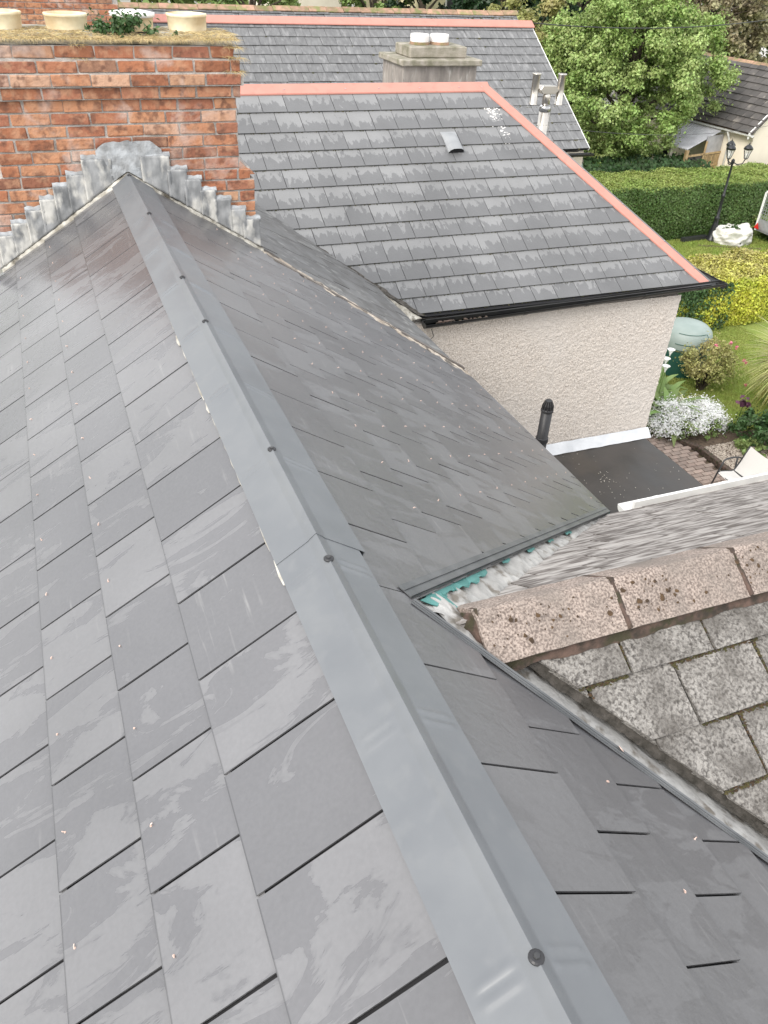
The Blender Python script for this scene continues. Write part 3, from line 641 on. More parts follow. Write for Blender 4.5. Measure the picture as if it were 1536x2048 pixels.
def leaves(n,fc,size,nrm=None,flat=.0,jit=.4,asp=.7):
    """n leaf quads around points fc(rng,n)->(pos,out)"""
    P,O=fc(n); s=rng.uniform(.7,1.35,(n,1))*size
    nn=O+rng.normal(0,jit,(n,3)); nn/=np.linalg.norm(nn,axis=1,keepdims=True)
    t=rng.normal(0,1,(n,3)); t-= (t*nn).sum(1,keepdims=True)*nn; t/=np.linalg.norm(t,axis=1,keepdims=True); b=np.cross(nn,t)
    a=t*s; b=b*s*asp; dr=nn*s*.25
    V=np.stack([P-a,P-b*.9+dr,P+a-dr*.6,P+b*.9+dr],1).reshape(-1,3)
    return V,np.arange(n*4).reshape(-1,4)
def blobs(centers,rad,squash=(1,1,1),hard=False):
    c=np.array(centers,float); r=np.array(rad,float)
    def f(n):
        pr=r**2; i=rng.choice(len(c),n,p=pr/pr.sum()); d=rng.normal(0,1,(n,3)); d/=np.linalg.norm(d,axis=1,keepdims=True)
        q=r[i,None]*(rng.uniform(.45,1.04,(n,1)) if hard else np.abs(rng.normal(0,.72,(n,1)))+.12); d2=d+np.array([0,0,.5]) if not hard else d; return c[i]+d*q*np.array(squash),d2
    return f
pl=thing('ivy_plant','dark green leafy weed growing around the capped pot on the brick chimney','plant',(.62,5.75,Zt+.03))
cs=[(.62+random.uniform(-.16,.16),5.74+random.uniform(-.05,.05),Zt+.05+random.uniform(0,.09)) for _ in range(16)]+[(.47,5.8,Zt+.09),(.42,5.8,Zt+.08),(.9,5.72,Zt+.05)]
V,Q=leaves(620,blobs(cs,[.05]*16+[.045,.04,.03]),.014); fastmesh('foliage',V,Q,'leaf_deep',pl)
mb=MB(); 
for c in cs[:10]: mb.tube([(.62,5.74,Zt+.03),((c[0]+.62)/2,c[1],(c[2]+Zt+.06)/2),c],.003,5)
mb.build('stem','bark',pl)
V,Q=blades(260,lambda:((CW1+random.uniform(-.06,.04),YC-.01,Zt-BH*random.choice([.2,1,2])+.005),(.3,-.5,.2)),.03,.10,.0012,.3,3,.9)
fastmesh('dry_grass',V,Q,'straw',None,kind='stuff',label='small dry grass tufts at the right corner of the brick chimney',category='grass')
V,Q=blades(120,lambda:((.33+random.gauss(0,.03),YC-.008,Zt-BH*random.choice([0,1,2.02])+.005),(0,-.5,0)),.02,.06,.0012,.2,3,1)
fastmesh('dry_grass',V,Q,'straw',None,kind='stuff',label='thin dry weeds hanging over the upper bricks left of the ivy',category='grass')

# ================================================================= CROSS GABLE WING (old concrete slates, lower right)
wing=thing('rear_wing','low rear wing under lichen covered concrete slates with pinkish granular ridge tiles','house wing',(2.6,1.9,-7.1))
RY=1.41; zN=-1.588; zF=-1.56
FN=Fr((0,RY,zN),(0,-ct,-st_)); FN.p0=FN.p
TF=R_(36.2); FF=Fr((0,RY,zF),(0,math.cos(TF),-math.sin(TF)))
# near slope: valley cut line in (u=x, s): keep right of  x >= a + b*s
kx=lambda s: 1.065+.84*(s-.14)
rowsN=[(-.10,.112),(.112,.228)]; rowsN=[(.228-.187*2,.228-.187),(.228-.187,.228)]+[(.228+.187*k,.228+.187*(k+1)) for k in range(9)]
slates(wing,FN,rowsN,.9,4.4,.295,MT['concslate'],[[(0,-1,-.02),(-1,.84,-(1.065-.84*.14)),(0,1,1.75)]],gap=.011,th=.010,lap=.07,rise=.015,phase=lambda k:(1.315-.295*2 if k%2 else 1.17-.295),limit=120,jit=.002,name='slate',tw=.008,worn=.004)
mb=MB(); mb.prism([FN.p(.99,0,-.006),FN.p(4.4,0,-.006),FN.p(4.4,1.8,-.006),FN.p(2.50,1.8,-.006)],FN.N*-.02)
mb.prism([FF.p(-.9,0,-.006),FF.p(-4.4,0,-.006),FF.p(-4.4,2.12,-.006),FF.p(-2.9,2.12,-.006)],FF.N*-.02); mb.build('roof_deck','packing',wing)
# mortar under slates along the valley: dark packing edge
mb=MB()
def pkf(u,v):
    s=.10+v*1.6; x=kx(s)-.022-.012*noise.noise(Vector((s*12,1,0)))-.008*noise.noise(Vector((s*40,1,0)))+u*.035
    return FN.p(x,s,-.024+.014*u+.006*noise.noise(Vector((s*50,u*4,0))))
mb.grid(pkf,6,170); mb.build('mortar_packing','packing',wing,True)
# moss in the joints
V=[];Q=[];
def mossf(fr,n,fn,sz,mname='moss',par=None,label=None):
    vs_=[];q=[]
    for i in range(n):
        u,s=fn(); c=fr.p(u,s,.015 if fr is FN else .011); b=len(vs_); r=sz*random.uniform(.4,1.3)
        for k in range(5): a=6.283*k/5+random.random(); vs_.append(c+fr.U*math.cos(a)*r+fr.S*math.sin(a)*r*.6+fr.N*random.uniform(0,.003))
        vs_.append(c+fr.N*(.004+r*.35))
        for k in range(5): q.append((b+k,b+(k+1)%5,b+5))
    me=mk('moss_tuft',vs_,q,mname); place('moss_tuft',me,par,None,kind='stuff')
def f1():
    if random.random()<.6:
        k=random.randint(0,6); s=.228+.187*k+.006; u=random.uniform(1,2.4)
        return u,s+random.gauss(0,.003)
    k=random.randint(0,6); ph=1.315 if k%2==0 else 1.17
    return ph+.295*random.randint(0,5)+random.gauss(0,.003),.228+.187*k-random.uniform(0,.18)
def f1c():
    while True:
        u,s=f1()
        if u>kx(s) and noise.noise(Vector((u*4,s*4,2)))>-.2: return u,s
mossf(FN,2600,f1c,.0055,'moss',wing); mossf(FN,2200,f1c,.005,'lichen',wing)
# far slope slates (seen at grazing angle)
rowsF=[(.06+.205*k,.06+.205*(k+1)) for k in range(-1,10)]
# FF.U points to -x
slates(wing,FF,rowsF,-4.4,-.8,.30,MT['concfar'],[[(0,-1,-.0),(0,1,2.13),(1,.93,-.84)]],gap=.006,th=.008,lap=.07,rise=.010,phase=lambda k:(.1 if k%2 else .25),limit=110,jit=.0015,tw=.004)
# ridge tiles
def ridge_tile(x0,x1,seed,end=False):
    r=random.Random(seed); wd=.158; V=[];F=[];nx=10;nw=7
    for j in range(nx+1):
        for i in range(2*nw+1):
            u=(i-nw)/nw; x=x0+(x1-x0)*j/nx; a=abs(u)*wd; h=.0
            if u<=0: P=Vector((x,RY,-1.503))+Vector((0,-a*math.cos(R_(34)),-a*math.sin(R_(34))))
            else: P=Vector((x,RY,-1.503))+Vector((0,a*math.cos(R_(38)),-a*math.sin(R_(38))))
            if abs(u)<.01: P.z-=.006
            P+=Vector((0,0,.003*noise.noise(Vector((x*14,u*5,seed)))+ .004*r.uniform(-.3,.3)))
            V.append(P)
    n=2*nw+1
    for j in range(nx):
        for i in range(n-1): F.append((j*n+i,(j+1)*n+i,(j+1)*n+i+1,j*n+i+1))
    me=mk('ridge_tile',V,F,'ridget'); bm=bmesh.new(); bm.from_mesh(me); bmesh.ops.recalc_face_normals(bm,faces=bm.faces[:])
    up=sum((f.normal.z for f in bm.faces)); 
    if up<0: bmesh.ops.reverse_faces(bm,faces=bm.faces[:])
    bmesh.ops.solidify(bm,geom=bm.faces[:],thickness=.014); bm.to_mesh(me); bm.free()
    return place('ridge_tile',me,wing)
xs=[.885,1.338,1.783,2.232,2.68,3.13,3.58,4.03]
tiles=[ridge_tile(a+.004,b-.005,i) for i,(a,b) in enumerate(zip(xs[:-1],xs[1:]))]
mb=MB()
def rm(u,v):
    x=.86+u*3.2; a=.10+.052*v+.018*noise.noise(Vector((x*9,v,0))); zz=-1.527-a*math.sin(R_(33))+(.0 if v<.5 else -.03*(v-.5)*2)+.006*noise.noise(Vector((x*30,v*5,1)))
    return (x,RY-a*math.cos(R_(33)),zz)
mb.grid(rm,260,6); 
def rm2(u,v):
    x=.86+u*3.2; a=.10+.07*v; return (x,RY+a*math.cos(R_(38)),-1.527-a*math.sin(R_(38))-(.02 if v>.6 else 0)+.006*noise.noise(Vector((x*30,v*5,9))))
mb.grid(rm2,200,4); 
for a in xs[1:-1]: mb.prism([(a-.008,RY-.13,-1.594),(a+.008,RY-.13,-1.594),(a+.008,RY,-1.511),(a-.008,RY,-1.511)],(0,0,.006)); mb.prism([(a-.008,RY+.12,-1.60),(a+.008,RY+.12,-1.60),(a+.008,RY,-1.511),(a-.008,RY,-1.511)],(0,0,.006))
mb.build('ridge_mortar','ridgemortar',wing,True)
mb=MB()
def em(u,v):
    a=R_(-40+80*u); return (.862+.035*v+.012*noise.noise(Vector((u*6,v*4,3))),RY+math.sin(a)*.19,-1.50-abs(u-.5)*.22-(1-v)*.07+.012*noise.noise(Vector((u*9,v*9,7))))
mb.grid(em,26,9); mb.build('end_mortar','ridgemortar',wing,True)
# pale mortar smear where the wing ridge meets the new roof
mb=MB()
def sm(u,v):
    a=u*2*math.pi; r=v*(.075)*(1+.45*noise.noise(Vector((math.cos(a)*1.5,math.sin(a)*1.5,0)))); x=.875+math.cos(a)*r*.8-math.sin(a)*r*.5; y=RY+.03+math.sin(a)*r*1.5
    return (x,y,ZR-(x-XR)*math.tan(TH)-.020+.010*(1-v*v)+.009*noise.noise(Vector((x*40,y*40,0))))
mb.grid(sm,40,8); mb.build('mortar_smear','leadpale',wing,True)
for n_,(s0,s1) in enumerate([(0,1)]):
    V=[];Q=[]
# lichen spots on the ridge tiles
vs_=[];q=[]
for i in range(150):
    x=random.choice([random.gauss(1.06,.1),random.gauss(1.46,.05),random.uniform(.95,2.2),random.gauss(1.83,.03)]); a=random.uniform(.03,.145); r=random.choice([.0015,.002,.003,.003,.005,.008])*random.uniform(.6,1.2); c=Vector((x,RY-a*math.cos(R_(34)),-1.503-a*math.sin(R_(34))+.0165)); b=len(vs_)
    e1=Vector((1,0,0)); e2=Vector((0,-math.cos(R_(34)),-math.sin(R_(34))))
    for k in range(7): t=6.283*k/7; rr=r*random.uniform(.6,1.3); vs_.append(c+e1*math.cos(t)*rr+e2*math.sin(t)*rr)
    vs_.append(c+Vector((0,0,.0025)))
    for k in range(7): q.append((b+k,b+(k+1)%7,b+7))
place('lichen_spot',mk('lichen_spot',vs_,q,'lichen'),wing,None,kind='stuff')
# and walls below
gutter('gutter',(2.97,3.19,-2.83),(4.6,3.19,-2.83),.052,'white',wing,clips=3)
mb=MB(); mb.prism([(2.99,3.12,-2.90),(4.6,3.12,-2.90),(4.6,3.12,-2.74),(2.99,3.12,-2.74)],(0,.018,0)); mb.build('fascia','white',wing)
mb=MB(); mb.prism([(2.95,3.02,-7.1),(4.6,3.02,-7.1),(4.6,3.02,-2.85),(2.95,3.02,-2.85)],(0,-2.9,0)); mb.prism([(2.2,.2,-7.1),(4.6,.2,-7.1),(4.6,.2,-2.5),(2.2,.2,-2.5)],(0,2.5,0)); mb.build('wall','offwhite',wing)

# ================================================================= NEIGHBOURING HOUSE (strip of main slope + pebbledashed extension with salmon ridge)
nb=thing('house','neighbouring house with pebbledash rear extension, slate roof and salmon pink metal ridge','house',(4.6,8.2,-7.1))
FS=Fr((0,6.9,-3.09),(0,-ct,-st_))    # U=+x ; s measured down from the eave line (negative = up)
SR=3.09                               # ridge at s=-SR
def valx(t): # valley x for up-slope distance t
    return 3.27-(3.27-1.95)*(t/1.411)*.985
tails=[.03,.225,.44,.676,.949,1.17,1.423,1.684,1.933,2.17,2.431,2.715]
tl=sorted(tails); rowsS=[]
for i,t in enumerate(tl):
    head=tl[i+1] if i+1<len(tl) else SR-.02
    rowsS.append((-head,-t))
rowsS=rowsS[::-1]
# regions: valley (x >= ...) ; hip (x <= ...)
va=1.32*.985/1.411
hipx=lambda t: 6.80-(6.80-5.06)*(t/SR)
hk=(6.80-5.06)/SR
slates(nb,FS,rowsS,1.0,6.9,.268,MT['slate2'],[[(-1,va,-3.27),(1,-hk,6.80),(0,-1,SR-.03),(0,1,.06)]],
       gap=.006,th=.006,lap=.06,rise=.014,phase=lambda k:(4.29 if k%2 else 4.44)-3*.268,limit=300,tw=.002)
mb=MB(); P=lambda x,t,h=0: FS.p(x,-t,h)
mb.prism([P(3.22,0),P(6.8,0),P(5.06,SR),P(.9,SR)],FS.N*-.02); mb.build('roof_deck','deck',nb)
# back slope and hip end so that the extension is closed
zr2=P(0,SR).z; yr2=P(0,SR).y; zE=FS.p(0,0).z
mb=MB(); mb.prism([(6.85,6.9,zE),(6.85,yr2*2-6.9,zE),(5.10,yr2,zr2-.0)],Vector((.01,0,.02)))
mb.prism([(1.0,yr2,zr2),(5.06,yr2,zr2),(6.8,2*yr2-6.9,zE),(1.0,2*yr2-6.9,zE)],(0,0,-.03)); mb.build('rear_slopes','slate2',nb)
# verge/ridge folded metal: ridge and hip
def folded(name,A,B,n1,n2,w1,w2,mat_,parent,h=.02):
    A=Vector(A);B=Vector(B);d=(B-A).normalized(); mb=MB(); up=Vector((0,0,h))
    a1=(Vector(n1)-d*Vector(n1).dot(d)).normalized(); a2=(Vector(n2)-d*Vector(n2).dot(d)).normalized()
    mb.prism([A+up+a1*w1,B+up+a1*w1,B+up,A+up],Vector((0,0,.003))); mb.prism([A+up,B+up,B+up+a2*w2,A+up+a2*w2],Vector((0,0,.003)))
    mb.prism([A+up+a1*w1,B+up+a1*w1,B+up+a1*w1+Vector((0,0,-.012)),A+up+a1*w1+Vector((0,0,-.012))],a1*.002)
    return mb.build(name,mat_,parent)
rz=zr2+.012
o1=folded('ridge_cap',(1.0,yr2,rz),(5.10,yr2,rz),FS.S,(0,ct,-st_),.14,.13,'salmon',nb)
hipA=(5.06,yr2,rz); hipB=(6.82,6.89,zE-.0)
hs=(Vector((-.5,-1,0)))
dn=Vector((hipB[0]-hipA[0],hipB[1]-hipA[1],hipB[2]-hipA[2])).normalized()
inx=(FS.N.cross(dn)); inx=inx if inx.x<0 else -inx
outx=Vector((.7,.45,-.6))
o2=folded('hip_cap',hipA,hipB,inx,outx,.112,.08,'salmon',nb,.022)
sb=MB(); sb.lathe((0,0,0),[(.009,0),(.009,.004),(.004,.007)],8); scr=mk('screw',sb.v,sb.f,'galv')
for x in (1.6,2.05,2.6,3.3,3.7,4.2,4.7,5.0): 
    q=Vector((x,yr2-.07,rz+.022-.045)); place('screw',scr,o1,Matrix.Translation((q.x,q.y,q.z+G)))
for t in (.12,.3,.45,.62,.8,.93): 
    q=Vector(hipA).lerp(Vector(hipB),t)+Vector((-.0,0,.028)); place('screw',scr,o2,Matrix.Translation((q.x,q.y,q.z+G)))
# roof vent
mb=MB(); pts=[]
vx0,vx1,t0,t1=4.24,4.43,2.06,2.37
for v in range(5):
    for u in range(9):
        a=u/8; x=vx0+(vx1-vx0)*a; t=t1-(t1-t0)*v/4; h=.016+.06*(v/4)**.5*(1-(2*a-1)**4*.75); pts.append(P(x,t,h))
F=[(j*9+i,(j+1)*9+i,(j+1)*9+i+1,j*9+i+1) for j in range(4) for i in range(8)]
mb.add(pts,F); mb.add([P(vx0,t1,.01),P(vx0,t0,.01),pts[36],pts[0]],[(0,1,2,3)]); mb.add([P(vx1,t1,.01),P(vx1,t0,.01),pts[44],pts[8]],[(0,3,2,1)])
vt=mb.build('roof_vent','vent',nb)
mb=MB(); mb.prism([P(vx0+.012,t0+.006,.012),P(vx1-.012,t0+.006,.012),P(vx1-.012,t0+.006,.052),P(vx0+.012,t0+.006,.052)],FS.S*.002); mb.build('vent_mouth','deck',vt)
# bird lime / lichen patch and moss
mossf(FS,1500,lambda:(random.uniform(2.0,6.4),-random.choice(tl)+.004+random.gauss(0,.003)),.007,'moss',nb)
def spl():
    t=random.uniform(0,1); return 4.98+.08*t+random.gauss(0,.035),-(2.72-.75*t*random.random()-.0)+random.gauss(0,.02)
mossf(FS,110,spl,.014,'potw',nb)
# valley edge: mossy lead line
A_=P(3.27,-.0,.0); mb=MB()
def vl(u,v):
    t=v*3.0; x=valx(t)+.03-u*.09; return P(x,t,.012+.02*u+.008*noise.noise(Vector((x*20,t*20,0))))
mb.grid(vl,5,150); mb.build('valley_lead','packing',nb,True)
mb=MB()
def vl2(u,v):
    t=-.03+v*3.0; x=valx(t)-.06-u*.11; return P(x,t,.022+.010*noise.noise(Vector((x*14,t*14,0)))-u*.02)
mb.grid(vl2,8,150); mb.build('valley_mortar','fillet',nb,True)
# strip of the neighbour's own main slope
FM=Fr((XR,0,ZO-.02),(ct,0,-st_))
rowsM=[(.0+.2*k,.2*(k+1)) for k in range(14)]
slates(nb,FM,rowsM,5.30,9.0,.26,MT['oldslate2'],[[(0,-1,-.75),(0,1,2.86),(-1,-.15,-(5.42+.15*.966)),(1,.79,9.40)]],gap=.006,th=.006,lap=.07,rise=.011,phase=lambda k:.13*(k%2),limit=150,jit=.002,tw=.006)
mb=MB(); mb.prism([FM.p(5.25,.5,-.01),FM.p(9.0,.5,-.01),FM.p(9,2.86,-.01),FM.p(5.2,2.86,-.01)],FM.N*-.03); mb.build('slope_deck','greywood',nb)
# exposed battens, packing and broken mortar at the party line
mb=MB(); mb.prism([FM.p(5.47,1.0,.012),FM.p(5.52,1.0,.012),FM.p(5.38,2.86,.012),FM.p(5.33,2.86,.012)],FM.N*.022); mb.build('verge_batten','greywood',nb)
mb=MB()
def pk(u,v):
    s=.97+v*1.85; y0=5.545-.2*(s-.966)-.012; y=y0-.005+u*(.13-.04*v+.05*noise.noise(Vector((s*5,9,0)))); rag=(1-u)*.05*noise.noise(Vector((s*7,0,0)))+(1-u)*.03*noise.noise(Vector((s*25,3,0)))
    return FM.p(y+rag-.02,s,.027+.004*math.sin(u*3.1)+.006*noise.noise(Vector((s*20,y*20,1)))+(.008 if u>.8 else 0))
mb.grid(pk,10,130); mb.build('party_fillet','party',nb,True)
# walls of extension
yw=6.90; n=1
xw0,xw1,zw0,zw1=3.0,6.42,-5.2,-3.155
nx,nz=250,152
xx=np.linspace(xw0,xw1,nx); zz=np.linspace(-5.2,zw1,nz); X,Z=np.meshgrid(xx,zz); Y=np.full_like(X,yw-.03)-rng.random(X.shape)**2*.010
k=np.ones(3)/3
V=np.stack([X+rng.normal(0,.002,X.shape),Y,Z],-1).reshape(-1,3); ii=np.arange((nx-1)*(nz-1)); a=ii//(nx-1)*nx+ii%(nx-1); Q=np.stack([a,a+1,a+nx+1,a+nx],1)
fastmesh('pebbledash_face',V,Q,'dash',nb)
mb=MB(); mb.prism([(xw0,yw-.026,-7.1),(xw1,yw-.026,-7.1),(xw1,yw-.026,zw1-.01),(xw0,yw-.026,zw1-.01)],(0,5.0,0)); mb.build('wall','dash',nb)
mb=MB(); mb.prism([(xw0,yw-.045,-7.1),(xw1,yw-.045,-7.1),(xw1,yw-.045,-5.15),(xw0,yw-.045,-5.15)],(0,.01,0)); mb.build('wall','dash',nb)
# soffit & fascia & gutter
mb=MB(); mb.prism([(3.25,yw-.10,-3.14),(6.72,yw-.10,-3.09),(6.72,yw+.02,-3.09),(3.25,yw+.02,-3.14)],(0,0,.02)); mb.prism([(3.25,yw-.10,-3.14),(6.75,yw-.10,-3.09),(6.75,yw-.10,-3.04),(3.25,yw-.10,-3.08)],(0,.015,0)); mb.build('fascia','gutterb',nb)
gutter('gutter',(3.22,yw-.125,-3.10),(6.93,yw-.075,-3.035),.06,'gutterb',nb,clips=5)
gutter('gutter',(6.93,yw-.1,-3.06),(6.97,yw+4.6,-3.06),.055,'gutterb',nb)
mb=MB()
for i in range(26):
    x=random.uniform(3.3,3.9); mb.box(x,x+random.uniform(.01,.04),yw-.16,yw-.16+random.uniform(.01,.04),-3.12,-3.10+random.uniform(0,.01))
mb.build('gutter_leaves','ridgemortar',nb)
mb=MB(); mb.tube([(3.34,yw-.06,-3.2),(3.36,yw-.08,-3.27),(3.32,yw-.08,-3.31),(3.27,yw-.08,-3.27)],.004,6); mb.build('loose_wire','gutterb',nb)

# ---- flat roof extension
flat=thing('flat_roof_extension','low lean-to with black bitumen felt flat roof between the roofs and pebbledash wall','extension',(4.7,5.2,-7.1))
mb=MB()
def ff(u,v):
    x=3.06+u*3.30; y=3.25+v*3.60; h=.004*noise.noise(Vector((x*2,y*2,0)))+(.006 if abs(y-5.15+.06*noise.noise(Vector((x*3,0,0))))<.03 else 0)+.003*noise.noise(Vector((x*9,y*9,4)))
    return (x,y,-4.95+h)
mb.grid(ff,90,90); mb.build('felt','felt',flat,True)
mb=MB(); mb.box(3.06,6.34,3.26,6.84,-7.1,-4.965); mb.build('wall','offwhite',flat)
mb=MB(); mb.box(6.335,6.365,3.25,6.86,-5.09,-4.955); mb.build('edge_board','felt',flat)
mb=MB()
def uf(u,v):
    x=4.3+u*2.14; q=v; y=6.855-.10*q; z=-4.845-.098*q+.006*noise.noise(Vector((x*8,v*3,0))); return (x,y+.005*noise.noise(Vector((x*5,v*4,7))),z)
mb.grid(uf,70,6); mb.build('lead_upstand','leadnew',flat,True)
vs_=[];q=[]
for i in range(120):
    x=random.choice([random.gauss(5.35,.12),random.uniform(4.2,6.3)]); y=random.choice([random.gauss(6.1,.1),random.uniform(4.4,6.8),random.uniform(5,6.2)]); r=random.uniform(.002,.008); c=Vector((x,y,-4.943)); b=len(vs_)
    for k in range(5): t=6.283*k/5; rr=r*random.uniform(.6,1.3); vs_.append(c+Vector((math.cos(t)*rr,math.sin(t)*rr,0)))
    vs_.append(c+Vector((0,0,.007)))
    for k in range(5): q.append((b+k,b+(k+1)%5,b+5))
place('roof_grit',mk('roof_grit',vs_,q,'fillet'),flat,None,kind='stuff')
# soil vent pipe
pipe=thing('soil_vent_pipe','black plastic soil vent pipe with slotted cage cap in front of the pebbledash wall','pipe',(4.29,6.0,-4.95))
mb=MB(); mb.lathe((4.29,6.0,-4.95),[(.057,0),(.057,1.14)],20); mb.build('pipe','rubber',pipe,True)
mb=MB(); mb.lathe((4.29,6.0,-4.19),[(.058,0),(.066,.005),(.066,.05),(.058,.056)],20); mb.build('collar','rubber',pipe)
mb=MB(); mb.lathe((4.29,6.0,-3.84),[(.058,0),(.064,.004),(.064,.022),(.058,.026)],20); cg=mb.build('cage_cap','rubber',pipe)
mb=MB()
for k in range(12):
    a=6.283*k/12; c_,s_=math.cos(a),math.sin(a); mb.tube([(4.29+.057*c_,6+.057*s_,-3.82),(4.29+.054*c_,6+.054*s_,-3.77),(4.29+.03*c_,6+.03*s_,-3.715)],.005,5)
mb.build('cage_bars','rubber',cg); mb=MB(); mb.lathe((4.29,6.0,-3.722),[(.034,0),(.034,.008),(.02,.012)],14); mb.build('cap_top','dkmetal',cg)
mb=MB(); mb.lathe((4.29,6.0,-3.83),[(.05,0),(.048,.06),(.025,.1)],14); mb.build('cap_core','deck',cg)
# rendered chimney behind the salmon ridge
gc=thing('rendered_chimney','grey weathered rendered chimney with stepped concrete cap and two white pots behind the salmon ridge','chimney',(5.0,10.9,-2.4))
x0,x1,y0,y1=4.44,5.57,10.6,11.35
mb=MB(); mb.box(x0+.05,x1-.05,y0+.02,y1-.02,-2.6,-1.37); mb.build('shaft','render',gc)
mb=MB(); mb.box(x0,x1,y0-.04,y1+.04,-1.372,-1.30); mb.build('cap_slab','cement',gc,bevel=.012)
mb=MB(); mb.box(x0+.17,x1-.16,y0+.12,y1-.12,-1.298,-1.17); mb.build('cap_plinth','cement',gc,bevel=.012)
for px in (4.84,5.12):
    mb=MB(); mb.lathe((px,10.97,-1.168),[(.13,0),(.125,.03)],20); mb.build('pot_bedding','terr',gc)
    mb=MB(); mb.lathe((px,10.97,-1.137),[(.118,0),(.122,.07),(.118,.085),(.10,.086),(.095,.02)],22,False); mb.build('chimney_pot','potw',gc,True)
# stainless flue with H cowl
fx,fy=6.19,9.9
flu=thing('stainless_flue','stainless steel stove flue with H shaped cowl rising behind the salmon hip','flue',(fx,fy,-3.2))
mb=MB(); mb.lathe((fx,fy,-3.4),[(.068,0),(.068,1.60)],20); mb.build('outer_pipe','inox',flu,True)
mb=MB(); mb.lathe((fx,fy,-1.80),[(.070,0),(.074,.03),(.074,.055),(.055,.075)],20); mb.build('clamp_band','steel',flu,True)
mb=MB(); mb.lathe((fx,fy,-1.74),[(.050,0),(.050,.2)],18); mb.build('inner_pipe','inox',flu,True)
ax=Vector((.995,-.02,-.02)).normalized()
mb=MB(); mb.prism([Vector((fx,fy,-1.55))+ax*a+Vector((0,-.055,b)) for a,b in ((-.14,.0),(-.09,-.045),(.09,-.045),(.14,.0),(.10,.05),(-.10,.05))],(0,.11,0)); mb.build('cross_tee','inox',flu,bevel=.006)
for s_ in (-1,1):
    c=Vector((fx,fy,-1.72))+ax*.185*s_; mb=MB(); mb.lathe(c,[(.054,0),(.054,.012),(.048,.016),(.048,.335),(.056,.34),(.056,.355),(.046,.355),(.044,.2)],18,False); mb.build('cowl_tube','inox',flu,True)
for k in range(1):
    mb=MB(); mb.tube([(fx+.06,fy-.05,-1.76),(fx+.10,fy-.02,-2.5),(fx+.11,fy,-3.0)],.005,5); mb.build('guy_wire','steel',flu)

# ================================================================= FAR TERRACE HOUSE
ft=thing('house','further terraced house with old grey slate roof, salmon ridge and white verge','house',(5.5,15.6,-7.1))
FT=Fr((0,13.0,-2.99),(0,-ct,-st_)); SL=3.12
slates(ft,FT,[(-(k+1)*.208,-k*.208+.0) for k in range(15)][::-1],1.5,9.16,.27,MT['oldslate'],[[(0,-1,SL-.02)]],gap=.006,th=.006,lap=.06,rise=.012,phase=lambda k:.135*(k%2),limit=300,jit=.003,tw=.004,worn=.004)
mb=MB(); p=lambda x,t,h=0: FT.p(x,-t,h)
mb.prism([p(1.5,0),p(9.15,0),p(9.15,SL),p(1.5,SL)],FT.N*-.03); yR=p(0,SL).y; zR=p(0,SL).z
mb.prism([(1.5,yR,zR-.01),(9.15,yR,zR-.01),(9.15,2*yR-13,-3.0),(1.5,2*yR-13,-3.0)],(0,0,-.03)); mb.build('roof_deck','deck',ft)
folded('ridge_cap',(1.5,yR,zR+.02),(9.2,yR,zR+.02),FT.S,(0,ct,-st_),.17,.15,'salmon',ft,.03)
mb=MB(); mb.prism([p(9.16,0,-.04),p(9.16,SL,-.04),p(9.16,SL,.016),p(9.16,0,.016)],(.015,0,0)); mb.build('verge','white',ft)
gutter('gutter',(4.0,12.93,-3.05),(9.2,12.93,-3.05),.06,'gutterb',ft,clips=6)
mb=MB(); mb.prism([(1.5,13.05,-7.1),(9.1,13.05,-7.1),(9.1,13.05,-3.05),(1.5,13.05,-3.05)],(0,5.1,0)); mb.prism([(9.1,13.05,-3.05),(9.1,18.1,-3.05),(9.1,yR,zR-.05)],(-.1,0,0)); mb.build('wall','offwhite',ft)
mossf(FT,90,lambda:(random.uniform(2,9),-random.randint(0,13)*.208+.01),.028,'moss',ft)
# brick chimney of the far house
fc=thing('brick_chimney','pale red brick chimney far behind the front stack, top left corner','chimney',(.55,15.2,-3.0))
mb=MB(); mb.box(-1.6,1.515,14.72,15.9,-2.6,-.4); mb.build('mortar_joints','mortar',fc)
FB=[brickmesh(.213,.062,.10,s+50) for s in range(4)]
for m_ in FB: m_.materials[0]=MT['brick']
for k in range(20):
    zc=-2.0+k*.0745
    for i in range(14):
        x=1.44-i*.224-(.11 if k%2 else 0)
        if x>1.42: x=1.405
        if x<-1.2: continue
        place('brick',random.choice(FB),fc,Matrix.Translation((x,14.755,zc+G)))
# second old roof behind (red ridge tiles)
rr=thing('house','old slate roof with mossy red ridge tiles beyond the further salmon ridge','house',(6,22,-7.1))
FRo=Fr((0,20.9,-2.27),(0,-ct,-st_))
FRo=Fr((0,22.0,-1.62),(.0,-ct,-st_)); 
slates(rr,FRo,[(k*.2,(k+1)*.2) for k in range(0,10)],.5,12.4,.30,MT['oldslate'],[[(0,-1,0)]],gap=.008,th=.012,lap=.06,rise=.02,phase=lambda k:.15*(k%2),limit=110,jit=.006,tw=.012,worn=.012)
mb=MB(); mb.prism([FRo.p(.5,0),FRo.p(12.4,0),FRo.p(12.4,3.2),FRo.p(.5,3.2)],FRo.N*-.04); mb.prism([(.5,22,-1.63),(12.4,22,-1.63),(12.4,24.8,-3.4),(.5,24.8,-3.4)],(0,0,-.04)); mb.build('roof_deck','deck',rr)
mb=MB(); mb.prism([(.6,19.6,-7.1),(12.3,19.6,-7.1),(12.3,19.6,-3.3),(.6,19.6,-3.3)],(0,5,0)); mb.prism([(12.3,19.6,-3.3),(12.3,24.6,-3.3),(12.3,22,-1.7)],(-.2,0,0)); mb.build('wall','render',rr)
